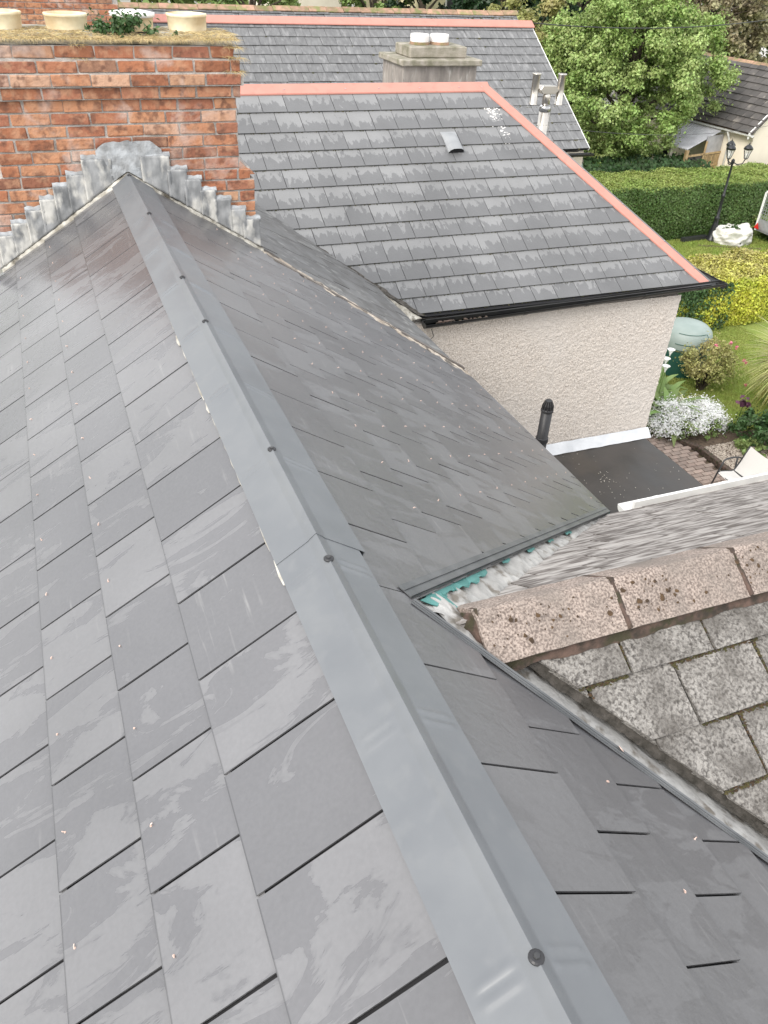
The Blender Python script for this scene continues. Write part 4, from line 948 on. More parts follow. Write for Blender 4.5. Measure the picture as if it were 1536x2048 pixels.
for i in range(27):
    x=.5+i*.443; mb=MB(); mb.prism([(0,-.15,-.09),(0,0,.0),(0,.15,-.09),(0,.14,-.11),(0,0,-.03),(0,-.14,-.11)],(.435,0,0)); 
    me=mk('ridge_tile',mb.v,mb.f,'terr') if i==0 else me0; me0=me
    place('ridge_tile',me,rr,Matrix.Translation((x,22,-1.56+G+random.uniform(-.006,.008)))@Matrix.Rotation(random.gauss(0,.008),4,'Y'))
mossf(FRo,160,lambda:(random.uniform(9,12.3),random.uniform(0,.8)),.05,'moss',rr)

# houses in the distance
def farhouse(lbl,x0,x1,y,z0,zt,m,wins,depth=7):
    t=thing('house',lbl,'house',((x0+x1)/2,y+depth/2,-7.1)); mb=MB(); mb.box(x0,x1,y,y+depth,z0,zt); mb.build('wall',m,t)
    mb=MB(); mb.prism([(x0-.3,y-.3,zt),(x0-.3,y+depth+.3,zt),(x0-.3,y+depth/2,zt+2.6)],(x1-x0+.6,0,0)); mb.build('roof','oldslate2',t)
    for (wx,wz,ww,wh) in wins:
        mb=MB(); mb.box(wx-.07,wx+ww+.07,y-.04,y-.005,wz-.07,wz+wh+.07); f=mb.build('window','white',t)
        mb=MB(); mb.box(wx,wx+ww*.47,y-.05,y-.042,wz,wz+wh); mb.box(wx+ww*.53,wx+ww,y-.05,y-.042,wz,wz+wh); mb.build('pane','glass',f)
MT['creamw']=mat('cream_paint',(.74,.68,.45),rough=.8)
farhouse('pale yellow rendered house with white windows glimpsed beyond the red ridge tiles',16.6,20.6,38,-7.1,-.3,'creamw',[(17.95,-3.6,1.0,1.7),(19.6,-3.6,.8,1.5)])
farhouse('cream house glimpsed above the middle of the far ridge',11.0,13.4,39,-7.1,-.5,'offwhite',[(11.4,-2.0,.8,1.0)])
farhouse('pale grey house half hidden behind the brownish trees, top right',39.5,46,44,-7.1,-.6,'potw',[(40.5,-2.6,1.0,1.2),(43.5,-2.6,1.0,1.2)])

# ================================================================= GARAGE WITH LEAN-TO
ga=thing('garage','cream rendered garage with dark stained tiled roof and white gutter behind the clipped hedge','garage',(25,24,-7.1))
E1=Vector((21.62,25.6,-4.9)); E2=Vector((21.97,22.4,-4.9)); ed=(E1-E2).normalized(); px_=Vector((ed.y,-ed.x,0))
if px_.x<0: px_=-px_
E0=E1+ed*3.4
mb=MB(); mb.prism([E0+px_*.25+Vector((0,0,-2.2)),E2+px_*.25+Vector((0,0,-2.2)),E2+px_*.25,E0+px_*.25],px_*3.6); 
rid=Vector((0,0,1.75)); mb.prism([E2+px_*.25,E2+px_*3.85,E2+px_*2.05+rid*.93],ed*.12); mb.build('wall','garwall',ga)
SG=(px_*-2.05-rid); FG=Fr(E2+px_*2.05+rid,SG); Ls=SG.length
su=1 if FG.U.dot(ed)>0 else -1
slates(ga,FG,[(k*.27,(k+1)*.27) for k in range(int(Ls/.27)+1)],-7 if su<0 else -.12,.12 if su<0 else 7,.33,MT['garroof'],[[(0,1,Ls+.05),(0,-1,0)]],gap=.012,th=.02,lap=.05,rise=.03,phase=lambda k:.16*(k%2),limit=190,jit=.006,name='roof_tile',tw=.008)
mb=MB(); a_,b_=(-7,.1) if su<0 else (-.1,7); mb.prism([FG.p(a_,0),FG.p(b_,0),FG.p(b_,Ls),FG.p(a_,Ls)],FG.N*-.03); 
mb.prism([FG.p(a_,0),FG.p(b_,0),FG.p(b_,0)+px_*2.1-rid,FG.p(a_,0)+px_*2.1-rid],Vector((0,0,-.03))); mb.build('roof_deck','lichen',ga)
gutter('gutter',E2-ed*.15+Vector((0,0,-.03)),E0+Vector((0,0,-.03)),.075,'white',ga,clips=4)
mb=MB(); mb.prism([E2+rid+px_*2.05+Vector((0,0,.04)),E2-px_*.05+Vector((0,0,.02)),E2-px_*.05+Vector((0,0,-.16)),E2+rid+px_*2.05+Vector((0,0,-.14))],ed*-.05); 
mb.prism([E2+rid+px_*2.05+Vector((0,0,.04)),E2+px_*4.15+Vector((0,0,.02)),E2+px_*4.15+Vector((0,0,-.16)),E2+rid+px_*2.05+Vector((0,0,-.14))],ed*-.05); mb.build('bargeboard','white',ga)
mb=MB(); mb.tube([E2+ed*.9+Vector((0,0,-.1)),E2+ed*.9+px_*.1+Vector((0,0,-.25)),E2+ed*.9+px_*.2+Vector((0,0,-.4)),E2+ed*.9+px_*.2+Vector((0,0,-2.2))],.035,8); mb.build('downpipe','white',ga,True)
for i in range(22):
    q=FG.p((-1 if su<0 else 1)*(.15+i*.31),0,.0); mb=MB(); mb.prism([q-px_*.1+Vector((0,0,-.04)),q+Vector((0,0,.05)),q+px_*.1+Vector((0,0,-.04))],ed*.3); mb.build('ridge_tile','terr',ga)
# lean-to greenhouse shed
sh=thing('lean_to_shed','timber lean-to shed with corrugated translucent roof, dark window and bamboo screen against the garage','shed',(21,24,-7.1))
T1=E1-ed*.35+Vector((0,0,-.12)); T2=E2+ed*1.15+Vector((0,0,-.12)); B1=Vector((20.05,24.35,-5.5)); B2=Vector((20.28,23.2,-5.5)); T1=E1-ed*.2+Vector((0,0,-.10)); 
mb=MB()
def cs_(u,v):
    a=T1.lerp(T2,u); b=B1.lerp(B2,u); q=a.lerp(b,v); return q+Vector((0,0,.02*math.sin(u*2*math.pi*17)))
mb.grid(cs_,136,4); mb.build('corrugated_sheet','sheet',sh,True)
for i,(q,r) in enumerate(((B1,.05),(B1.lerp(B2,.42),.05),(B2,.05))):
    mb=MB(); mb.box(q.x-.05,q.x+.05,q.y-.05,q.y+.05,-7.1,-5.52); mb.build('post','bamboo' if i==2 else 'offwhite',sh)
q=B1.lerp(B2,.42); mb=MB(); mb.prism([(B1.x+.08,B1.y-.08,-7.1),(q.x+.08,q.y+.05,-7.1),(q.x+.08,q.y+.05,-5.6),(B1.x+.08,B1.y-.08,-5.6)],(.05,0,0)); mb.build('dark_door','glass',sh)
Bw=E2+ed*1.2+px_*.25
side=lambda u,z: Vector((B2.x+(Bw.x-B2.x)*u,B2.y+(Bw.y-B2.y)*u,z))
for (u0,u1,z0,z1,m,nm) in ((0,.5,-6.1,-5.72,'glass','window'),(0,.5,-7.1,-6.15,'greywood','lower_panel'),(.5,.98,-5.7,-5.15,'sheet','upper_panel')):
    mb=MB(); mb.prism([side(u0,z0),side(u1,z0),side(u1,z1),side(u0,z1)],(0,.03,0)); mb.build(nm,m,sh)
mb=MB(); mb.prism([side(0,-6.14),side(1,-6.14),side(1,-6.08),side(0,-6.08)],(0,-.03,0)); mb.prism([side(0,-5.74),side(1,-5.74),side(1,-5.68),side(0,-5.68)],(0,-.03,0)); mb.prism([side(.48,-7.1),side(.53,-7.1),side(.53,-5.3),side(.48,-5.3)],(0,-.03,0)); mb.build('timber_frame','bamboo',sh)
for i in range(9):
    u=.55+i*.05; mb=MB(); mb.prism([side(u,-7.1),side(u+.04,-7.1),side(u+.04,-5.76),side(u,-5.76)],(0,-.02,0)); mb.build('bamboo_slat','bamboo',sh)

# ================================================================= HEDGES
def boxhedge(name,lbl,x0,x1,y0,y1,h,mtop,mface,n,size,skew=0,wob=.08):
    t=thing(name,lbl,'hedge',((x0+x1)/2,(y0+y1)/2,-7.1))
    def surf(face):
        def f(n):
            P=np.zeros((n,3));O=np.zeros((n,3)); a=rng.random(n); b=rng.random(n); dep=np.abs(rng.normal(0,.05,n))
            if face=='top': P[:,0]=x0+(x1-x0)*a; P[:,1]=y0+(y1-y0)*b; P[:,2]=-7.1+h-dep; O[:,2]=1
            elif face=='front': P[:,0]=x0+(x1-x0)*a; P[:,2]=-7.1+h*b; P[:,1]=y0+dep-.12*np.sin(b*3.1); O[:,1]=-1; O[:,2]=.45
            elif face=='back': P[:,0]=x0+(x1-x0)*a; P[:,2]=-7.1+h*b; P[:,1]=y1-dep; O[:,1]=1; O[:,2]=.3
            else:
                xs=x0 if face=='l' else x1; P[:,0]=xs+(dep if face=='l' else -dep); P[:,1]=y0+(y1-y0)*a; P[:,2]=-7.1+h*b; O[:,0]=-1 if face=='l' else 1
            wv=wob*(np.sin(P[:,0]*2.1+1)+np.sin(P[:,0]*5.3+P[:,1]*3)+.6*np.sin(P[:,2]*7+P[:,0]*4)); P[:,2]+=wv*(.35 if face=='top' else .2)*(1 if face=='top' else b); P[:,1]+=wv*.3+skew*(P[:,0]-x0)
            P+=rng.normal(0,.02,(n,3)); return P,O
        return f
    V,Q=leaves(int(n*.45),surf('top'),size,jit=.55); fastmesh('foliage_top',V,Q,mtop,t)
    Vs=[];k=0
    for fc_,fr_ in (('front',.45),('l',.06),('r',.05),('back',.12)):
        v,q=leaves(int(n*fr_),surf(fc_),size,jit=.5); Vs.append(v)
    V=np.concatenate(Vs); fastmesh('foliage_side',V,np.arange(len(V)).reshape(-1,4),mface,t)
    mb=MB(); d=.13
    mb.prism([(x0+d,y0+d,-7.1),(x1-d,y0+d+skew*(x1-x0),-7.1),(x1-d,y0+d+skew*(x1-x0),-7.1+h-.14),(x0+d,y0+d,-7.1+h-.14)],(0,y1-y0-2*d,0)); mb.build('twig_core','bark',t)
boxhedge('hedge','long clipped green hedge with flat top coloured as sunlit across the back of the garden',12.6,25.5,19.35,21.35,1.50,'leaf_hedge_lit','leaf_hedge_shaded',170000,.03,wob=.07)  # one foliage in two colours: lit top and shaded face painted in
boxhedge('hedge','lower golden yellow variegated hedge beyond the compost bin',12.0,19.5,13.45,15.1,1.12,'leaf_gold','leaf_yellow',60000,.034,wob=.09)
V,Q=leaves(15000,lambda n:(np.stack([rng.uniform(12.2,14.0,n)-rng.random(n)*.3,rng.normal(13.45,.07,n),-7.1+rng.random(n)**.8*1.1],1),np.tile([0,-1,.4],(n,1))),.034); fastmesh('climber_foliage',V,Q,'leaf_deep',None,label='dark green leafy shrub growing over the left end of the golden hedge',category='shrub')
V,Q=leaves(5200,lambda n:(np.stack([rng.uniform(19.9,21.5,n),rng.uniform(18.3,19.3,n),-7.1+rng.random(n)*.6],1),np.tile([0,-.5,1],(n,1))),.045); fastmesh('shrub',V,Q,'leaf_mid',None,label='low leafy shrub between the white bag and the caged trailer',category='shrub')

# ================================================================= TREES
def tree(lbl,c,R3,nb_,n,size,m,trunk=True,group='trees beyond the gardens',br=.9,seed=0,name='tree',lowcut=None,asp=.7):
    r=random.Random(seed); cx,cy,cz=c; t=thing(name,lbl,'tree',(cx,cy,-7.1),group); cs=[];rd=[]
    for i in range(nb_):
        a=r.uniform(0,6.283); z=r.uniform(-1,1); q=math.sqrt(1-z*z); k=r.uniform(.35,1.0)**.6
        wob=1+.22*noise.noise(Vector((math.cos(a)*q*1.6+seed,math.sin(a)*q*1.6,z*1.6)))*2
        P=(cx+R3[0]*q*math.cos(a)*k*wob,cy+R3[1]*q*math.sin(a)*k*wob,cz+R3[2]*z*k*wob)
        if P[2]<-6.7 or (seed==1 and P[0]>20.0 and P[2]<-4.4): continue
        cs.append(P); rd.append(r.uniform(.5,1.0)*br*min(R3)*.17)
    V,Q=leaves(n,blobs(cs,rd,(1,1,.75)),size,jit=.7,asp=asp); fastmesh('foliage',V,Q,m,t)
    mb=MB(); mb.tube([(cx,cy,-7.1),(cx+.05,cy,-6.0),(cx-.05,cy+.1,cz-R3[2]*.4),(cx,cy,cz+R3[2]*.3)],[.28,.22,.17,.06],9); mb.build('trunk','bark',t,True)
    mb=MB()
    for i in range(min(34,len(cs))):
        e=Vector(cs[i*len(cs)//34 if len(cs)>34 else i]); z0=max(-6.3,min(e.z-.6,cz)); s_=Vector((cx,cy,z0-.3)); m_=s_.lerp(e,.5)+Vector((0,0,.15)); mb.tube([s_,m_,e],[.07,.04,.012],5)
    mb.build('branch','bark',t)
    return t
tree('large rounded bright green tree standing behind the hedge beside the lean-to shed',(18.65,24.9,-3.7),(3.3,2.3,3.15),700,250000,.047,'leaf_bright',seed=1,br=.72)
tree('yellowish green bushy tree just beyond the salmon ridge end, left of the large tree',(15.9,27.6,-3.9),(1.9,1.8,2.6),150,42000,.06,'leaf_olive',seed=2)
tree('dark evergreen tree at the top edge above the salmon ridge end',(18.0,33,-1.6),(2.6,2,3.4),150,42000,.085,'leaf_dark',seed=3,br=.7)
tree('dark evergreen tree behind the top of the large bright tree',(22.9,35,-1.0),(3.0,2,4.0),170,52000,.09,'leaf_dark',seed=4,br=.8)
tree('dark evergreen tree beside the yellow house at the top edge',(16.0,36,-1.8),(1.7,1.6,3.2),90,24000,.09,'leaf_dark',seed=5,br=.8)
tree('brownish green loose tree at the top right behind the garage',(28.0,33.5,-2.6),(4.4,2.2,2.9),330,90000,.08,'leaf_brown',seed=6,br=.75)
tree('mid green tree with drooping foliage at the right edge above the garage roof',(31.5,34.5,-3.6),(2.6,2.2,2.6),150,45000,.08,'leaf_mid',seed=7)
tree('dark green tree at the top edge between the two distant houses',(14.2,37,-3.0),(1.6,1.4,2.4),90,22000,.09,'leaf_mid',seed=8)
tree('small green tree above the old slate roof left of the cream house',(8.0,33,-2.6),(2.2,1.6,2.0),90,20000,.085,'leaf_mid',seed=9)
# far wood that closes the view
cs=[(random.uniform(-40,110),random.uniform(62,80),random.uniform(-5,3)) for _ in range(420)]; 
V,Q=leaves(90000,blobs(cs,[random.uniform(1.5,3.2) for _ in cs],(1,1,.8)),.32,jit=.6); fastmesh('distant_wood',V,Q,'leaf_mid',None,kind='stuff',label='distant belt of green trees beyond the houses',category='trees')
# small dark shrubs under big tree
V,Q=leaves(16000,lambda n:(np.stack([rng.uniform(15.5,21.0,n),rng.uniform(22.6,24.2,n),-7.1+rng.random(n)**1.3*1.3],1),np.tile([0,-1,.6],(n,1))),.06); fastmesh('undergrowth',V,Q,'leaf_deep',None,kind='stuff',label='dark undergrowth below the large tree',category='undergrowth')

# ================================================================= GARDEN THINGS
# lamp post
lx,ly=18.32,19.0
lp=thing('lamp_post','black cast iron garden lamp post with three lanterns in front of the clipped hedge','lamp post',(lx,ly,-7.1))
mb=MB(); mb.lathe((lx,ly,-7.1),[(.17,0),(.17,.05),(.13,.09),(.12,.30),(.07,.52),(.055,.62),(.075,.65),(.075,.68),(.045,.72),(.042,1.25),(.058,1.28),(.058,1.31),(.036,1.34),(.030,2.15),(.05,2.2),(.05,2.26),(.02,2.3)],16); mb.build('post','iron',lp,True)
for k in range(3):
    a=R_(200+120*k); d=Vector((math.cos(a),math.sin(a),0)); o=Vector((lx,ly,-7.1))
    mb=MB(); mb.tube([o+Vector((0,0,2.22)),o+d*.12+Vector((0,0,2.16)),o+d*.26+Vector((0,0,2.20)),o+d*.31+Vector((0,0,2.34))],.016,7); mb.build('arm','iron',lp,True)
    c=o+d*.31+Vector((0,0,2.34))
    mb=MB()
    for j in range(6):
        b=R_(60*j); e=Vector((math.cos(b),math.sin(b),0)); mb.tube([c+e*.05,c+e*.115+Vector((0,0,.24))],.007,4)
    mb.lathe(c,[(.03,-.02),(.06,0),(.06,.012)],6); mb.lathe(c,[(.12,.235),(.125,.255),(.12,.26)],6); la=mb.build('lantern','iron',lp)
    mb=MB(); mb.lathe(c,[(.135,.258),(.11,.30),(.05,.36),(.02,.37)],12); mb.build('lantern_roof','iron',la,True)
    mb=MB(); mb.lathe(c,[(.014,.368),(.022,.39),(.006,.41),(.005,.45)],8); mb.build('finial','iron',la,True)
    mb=MB(); mb.lathe(c,[(.048,.012),(.11,.235)],6,False); mb.build('glass','lampglass',la)
    mb=MB(); mb.lathe(c,[(.02,.012),(.03,.06),(.045,.12),(.02,.16)],10); mb.build('bulb','potw',la,True)
# bag
bg_=thing('garden_waste_bag','crumpled white bulk bag with black strap beside the lamp post base','bag',(18.85,18.75,-7.1)); mb=MB()
def bf(u,v):
    a=u*2*math.pi; rx,ry=.56,.46; vv=v*1.25
    k=1+.06*math.sin(min(vv,1)*3.1) if vv<.8 else max(.12,math.cos((vv-.8)/.45*1.35)); z=.36*min(vv/.8,1)+(.075*math.sin((vv-.8)/.45*1.5) if vv>.8 else 0)
    nn=noise.noise(Vector((math.cos(a)*2.2,math.sin(a)*2.2,v*3.5)))*.17+noise.noise(Vector((math.cos(a)*6,math.sin(a)*6,v*9)))*.07
    return (18.85+rx*k*math.cos(a)*(1+nn),18.75+ry*k*math.sin(a)*(1+nn),-7.1+z*(1+nn*1.1)+(.06*noise.noise(Vector((math.cos(a)*2,math.sin(a)*2,3+v*5))) if v>.5 else 0))
mb.grid(bf,60,22); mb.build('bag_body','bag',bg_,True)
mb=MB(); mb.prism([(18.72,18.27,-7.09),(18.76,18.27,-7.09),(18.85,18.30,-6.74),(18.81,18.30,-6.74)],(0,-.006,0)); mb.build('strap','iron',bg_)
V,Q=leaves(110,lambda n:(np.stack([rng.normal(18.85,.15,n),rng.normal(18.8,.12,n),rng.normal(-6.68,.015,n)],1),np.tile([0,0,1],(n,1))),.04); fastmesh('clippings','' or V,Q,'leaf_deep',None,kind='stuff',label='green clippings in the mouth of the white bag',category='clippings')
# dark length of plank/pipe
pk_=MB(); pk_.prism([(17.3,19.02,-7.09),(18.25,19.10,-7.09),(18.25,19.10,-6.98),(17.3,19.02,-6.98)],(0,.14,0)); o=pk_.build('length_of_gutter','dkmetal',None,label='dark length of gutter lying at the lamp post foot by the hedge',category='gutter')
mb=MB(); mb.prism([(17.6,18.72,-7.1),(19.3,18.0,-7.1),(19.25,17.9,-7.1),(17.55,18.6,-7.1)],(0,0,.02)); mb.build('bare_earth','soil',None,kind='structure')
# caged trailer
tr=thing('trailer','galvanised caged trailer with a red reflector triangle at the right edge of the lawn','trailer',(19.9,18.0,-7.1))
tx0,tx1,ty0,ty1=19.62,21.6,17.45,18.7
mb=MB(); mb.box(tx0,tx1,ty0,ty1,-6.78,-6.74); mb.box(tx0,tx0+.03,ty0,ty1,-6.75,-6.45); mb.box(tx0,tx1,ty0,ty0+.03,-6.75,-6.45); mb.build('box_body','galv',tr)
mb=MB()
for x in np.linspace(tx0,tx1,20): mb.box(x,x+.012,ty0,ty0+.012,-6.45,-5.75)
for z in np.linspace(-6.45,-5.75,9): mb.box(tx0,tx1,ty0,ty0+.01,z,z+.012); mb.box(tx0,tx0+.01,ty0,ty1,z,z+.012)
for y in np.linspace(ty0,ty1,15): mb.box(tx0,tx0+.012,y,y+.012,-6.45,-5.75)
mb.build('mesh_cage','galv',tr)
mb=MB()
for (x,y) in ((tx0,ty0),(tx0,ty1),(tx1,ty0),(tx1,ty1)): mb.box(x-.02,x+.03,y-.02,y+.03,-6.78,-5.7)
mb.build('cage_post','white',tr,kind='stuff')
mb=MB(); mb.box(tx0,tx1,ty0-.02,ty0+.02,-5.70,-5.66); mb.build('cage_rail','white',tr)
mb=MB(); mb.box(tx0-.02,tx0+.02,ty0,ty1,-5.70,-5.66); mb.build('cage_rail','white',tr)
for yy in (ty0+.15,ty0+1.1): mb=MB(); mb.prism([(tx0-.035,yy,-6.72),(tx0-.035,yy+.2,-6.72),(tx0-.035,yy+.1,-6.55)],(-.01,0,0)); mb.build('red_reflector','red',tr)
mb=MB(); mb.prism([(tx0+.1,ty0-.035,-6.72),(tx0+.28,ty0-.035,-6.72),(tx0+.19,ty0-.035,-6.56)],(0,-.01,0)); mb.build('red_reflector','red',tr)
for yy in (ty0+.05,ty1-.05):
    mb=MB(); M_=Matrix.Translation((20.4,yy,-6.85))@Matrix.Rotation(R_(90),4,'X'); m2=MB().lathe((0,0,-.08),[(.25,0),(.27,.03),(.27,.13),(.25,.16)],18); mb.add([M_@Vector(v) for v in m2.v],m2.f); mb.build('wheel','rubber',tr,True)
# compost bin (pale dome) and rose bush
cb=thing('compost_bin','rounded grey green plastic compost bin with a hatch behind the rose bush','compost bin',(11.55,11.95,-7.1))
mb=MB(); mb.lathe((11.55,11.95,-7.1),[(.50,0),(.53,.5),(.52,.62)],28,False); mb.build('base','dkgrn',cb,True)
mb=MB(); mb.lathe((11.55,11.95,-7.1),[(.54,.56),(.545,.60),(.535,.74),(.49,.87),(.40,.95),(.25,1.005),(.02,1.02)],32); dm=mb.build('lid_dome','grn',cb,True)
mb=MB()
for k in range(13):
    a=R_(-150+k*7); 
c_=Vector((11.55,11.95,-7.1))
def dp(a,z,r): return c_+Vector((math.cos(R_(a))*r,math.sin(R_(a))*r,z))
mb.tube([dp(a,.72,.545) for a in range(-150,-70,8)],.006,5); mb.tube([dp(a,.91,.455) for a in range(-150,-70,8)],.006,5); mb.tube([dp(-72,.72,.545),dp(-73,.84,.51),dp(-75,.91,.455)],.006,5); mb.tube([dp(a,.60,.553) for a in range(0,361,12)],.007,5); mb.build('hatch_seam','dkgrn',dm)
def bush(name,lbl,cat,c,R3,n,size,m,nb_=30,stems=8,asp=.7,group=None,seed=0,sm='bark'):
    r=random.Random(seed+100); t=thing(name,lbl,cat,(c[0],c[1],-7.1),group); cs=[]
    for i in range(nb_):
        a=r.uniform(0,6.28); q=r.uniform(0,1)**.5; z=r.uniform(-1,1); cs.append((c[0]+R3[0]*q*math.cos(a),c[1]+R3[1]*q*math.sin(a),c[2]+R3[2]*z*math.sqrt(max(0,1-q*q*.7))))
    V,Q=leaves(n,blobs(cs,[min(R3)*r.uniform(.2,.42) for _ in cs]),size,jit=.6,asp=asp); fastmesh('foliage',V,Q,m,t)
    mb=MB()
    for i in range(stems): e=cs[i%len(cs)]; mb.tube([(c[0]+r.uniform(-.06,.06),c[1]+r.uniform(-.06,.06),-7.1),((c[0]+e[0])/2,(c[1]+e[1])/2,(-7.1+e[2])/2+.05),e],[.014,.01,.005],5)
    mb.build('stem',sm,t); return t,cs
rb_,cs=bush('rose_bush','rose bush with pale green leaves and pink blooms before the compost bin','shrub',(11.38,11.0,-6.5),(.55,.42,.38),4200,.026,'leaf_olive',70,26,seed=3)
for p_ in [(11.15,10.7,-6.0),(11.6,10.8,-6.05),(11.95,10.95,-6.25),(12.1,10.75,-6.5),(11.75,10.5,-6.3),(12.0,10.5,-6.85)]:
    V,Q=leaves(30,blobs([p_],[.024]),.02); fastmesh('rose_bloom',V,Q,'pink',rb_)
# calla lily
cl=thing('calla_lily','leafy calla lily with white blooms against the pebbledash corner','plant',(10.1,10.5,-7.1))
def bladeset(n,c,L0,L1,wd,up,droop,spread=1,seg=5,jitp=.05,taper='leaf',azr=None):
    V=[];Q=[]
    for i in range(n):
        p=Vector(c)+Vector((random.gauss(0,jitp),random.gauss(0,jitp),random.gauss(0,jitp*.5))); a=random.uniform(*(azr or (0,6.283))); u_=random.uniform(*up); d=Vector((math.cos(a),math.sin(a),u_)).normalized(); L=random.uniform(L0,L1)
        sd=d.cross(Vector((0,0,1))).normalized(); b=len(V)
        for k in range(seg+1):
            t=k/seg; f=wd*(math.sin(math.pi*min(.98,t*.9+.08))**.8 if taper=='leaf' else (1-t**2)*.9+.08)
            nn=sd.cross(d); V+=[p-sd*f+nn*f*.35,p+sd*f+nn*f*.35]; d=(d+Vector((0,0,-droop/seg*random.uniform(.7,1.3)))).normalized(); p=p+d*(L/seg)
        for k in range(seg): Q.append((b+2*k,b+2*k+1,b+2*k+3,b+2*k+2))
    return V,Q
VV=[];QQ=[]
for c_ in ((9.95,10.55,-7.05),(9.8,10.2,-7.05),(10.1,10.85,-7.05),(9.7,9.95,-7.05)):
    V,Q=bladeset(30,c_,.5,.95,.065,(.8,2.6),1.3); b=len(VV); VV+=V; QQ+=[tuple(i+b for i in q) for q in Q]
fastmesh('foliage',VV,QQ,'leaf_mid',cl)
for p_ in ((10.1,10.75,-6.18),(10.22,10.82,-6.05),(10.0,10.6,-6.25)):
    mb=MB(); mb.tube([(p_[0],p_[1],-7.0),(p_[0],p_[1],p_[2]-.1)],.008,5); mb.build('stem','leaf_mid',cl)
    mb=MB(); mb.lathe((p_[0],p_[1],p_[2]-.1),[(.008,0),(.02,.05),(.05,.11),(.075,.13)],12,False); mb.build('bloom','petal',cl,True)
# white flower mound
wm=thing('white_flower_mound','low mound covered in tiny white flowers at the corner of the patio','flowers',(9.95,9.85,-7.1))
cen=[];rd=[]
for i in range(120):
    a=random.uniform(0,6.283); q=math.sqrt(random.random()); x=9.98+.80*q*math.cos(a)-.0; y=9.80+.52*q*math.sin(a); cen.append((x,y,-7.02+.30*math.sqrt(max(0,1-q*q))+random.uniform(-.04,.05))); rd.append(random.uniform(.07,.13))
V,Q=leaves(6000,blobs(cen,rd,(1,1,.8)),.022); fastmesh('foliage',V,Q,'leaf_mid',wm)
def topb(n):
    P,O=blobs([(c[0],c[1],c[2]+.03) for c in cen if noise.noise(Vector((c[0]*2.4,c[1]*2.4,1)))<.33],[r*1.02 for c,r in zip(cen,rd) if noise.noise(Vector((c[0]*2.4,c[1]*2.4,1)))<.33],(1,1,.85))(n); O[:,2]=np.abs(O[:,2])+.4; return P,O
V,Q=leaves(36000,topb,.0135,asp=.9); fastmesh('flowers','' or V,Q,'petal',wm)
V,Q=bladeset(90,(10.25,10.15,-6.85),.15,.4,.006,(.5,2),1.4,taper='b'); fastmesh('yellow_grass_tuft',V,Q,'leaf_gold',wm)
# cordyline palm
pa=thing('cordyline_palm','spiky yellow green cordyline palm at the right edge of the lawn','palm',(12.38,9.9,-7.1))
mb=MB(); mb.tube([(12.38,9.9,-7.1),(12.38,9.9,-6.6),(12.38,9.9,-6.2)],[.1,.08,.09],10); mb.build('trunk','bark',pa,True)
V,Q=bladeset(620,(12.38,9.9,-6.15),.75,1.15,.017,(-.5,1.8),.9,seg=7,jitp=.05,taper='b'); fastmesh('foliage',V,Q,'leaf_palm',pa)
V,Q=bladeset(140,(12.38,9.9,-6.3),.7,1.0,.015,(-1.3,-.2),.5,seg=6,jitp=.05,taper='b'); fastmesh('dead_leaves',V,Q,'leaf_gold',pa)
bush('shrub','dark green low shrub under the palm beside the patio kerb','shrub',(11.35,9.0,-6.8),(.85,.55,.3),7500,.035,'leaf_deep',60,8,seed=5)
bush('shrub','small leafy plant at the edge of the gravel bed near the chair','shrub',(10.75,8.75,-6.95),(.4,.28,.14),2200,.03,'leaf_mid',25,4,seed=6)
pf=thing('purple_flower','dark purple flower standing at the edge of the shrubs below the palm','flower',(11.0,9.55,-7.1)); V,Q=leaves(60,blobs([(11.0,9.55,-6.6),(11.08,9.5,-6.62)],[.06,.05]),.05); fastmesh('bloom',V,Q,'purple',pf); mb=MB(); mb.tube([(11,9.55,-7.1),(11.02,9.55,-6.62)],.006,5); mb.build('stem','leaf_deep',pf)
# patio pavers, kerb, gravel bed
mb=MB(); mb.box(6.36,9.66,3.0,9.75,-7.1,-7.075); mb.build('patio_bed','soil',None,kind='structure')
pat=thing('patio','brick paver patio strip between the flat roof extension and the planted bed','patio',(8.5,8,-7.1))
pm=brickmesh(.182,.05,.086,77); pm.materials[0]=MT['paver']; npv=0; lst=[]
for i in range(0,34):
    for j in range(0,68):
        x=6.45+j*0+i*.0975; y=3.1+j*.099
        bx=i*2 if False else i
        X_=6.47+i*.0975*1.0; 
        if j%2==0 and i%2==0: lst.append((X_+.05,y,0))
        elif j%2==1 and i%2==1: lst.append((X_+.05,y,0))
lst=[l for l in lst if l[0]<9.56 and l[1]<9.7]
lst=sorted(lst,key=lambda l:(0 if onscreen((l[0],l[1],-7.06)) else 1, (l[0]-8.9)**2+(l[1]-8.6)**2))
for l in lst[:290]: place('paver',pm,pat,Matrix.Translation((l[0],l[1],-7.062+G+random.uniform(-.003,.003)))@Matrix.Rotation(random.gauss(0,.01),4,'Z'))
mb=MB()
for l in lst[290:]: mb.box(l[0]-.091,l[0]+.091,l[1]-.043,l[1]+.043,-7.085,-7.037+random.uniform(-.003,.003))
mb.build('paver_field','paver',pat,kind='stuff')
kb=thing('kerb','weathered timber kerb between the patio and the gravel bed','kerb',(9.72,8.4,-7.1)); ks=[(9.30,9.78),(9.52,9.42),(9.74,9.06),(9.74,8.5),(9.74,7.9),(9.74,7.2),(9.74,6.4)]
for (a,b),(c,d) in zip(ks[:-1],ks[1:]):
    dd=Vector((c-a,d-b,0)).normalized(); nn=Vector((dd.y,-dd.x,0))*.05; mb=MB(); mb.prism([Vector((a,b,-7.1))-nn,Vector((c,d,-7.1))-dd*.01-nn,Vector((c,d,-7.1))-dd*.01+nn,Vector((a,b,-7.1))+nn],(0,0,.12+random.uniform(-.006,.006))); mb.build('kerb_board','ridgemortar',kb,bevel=.008)
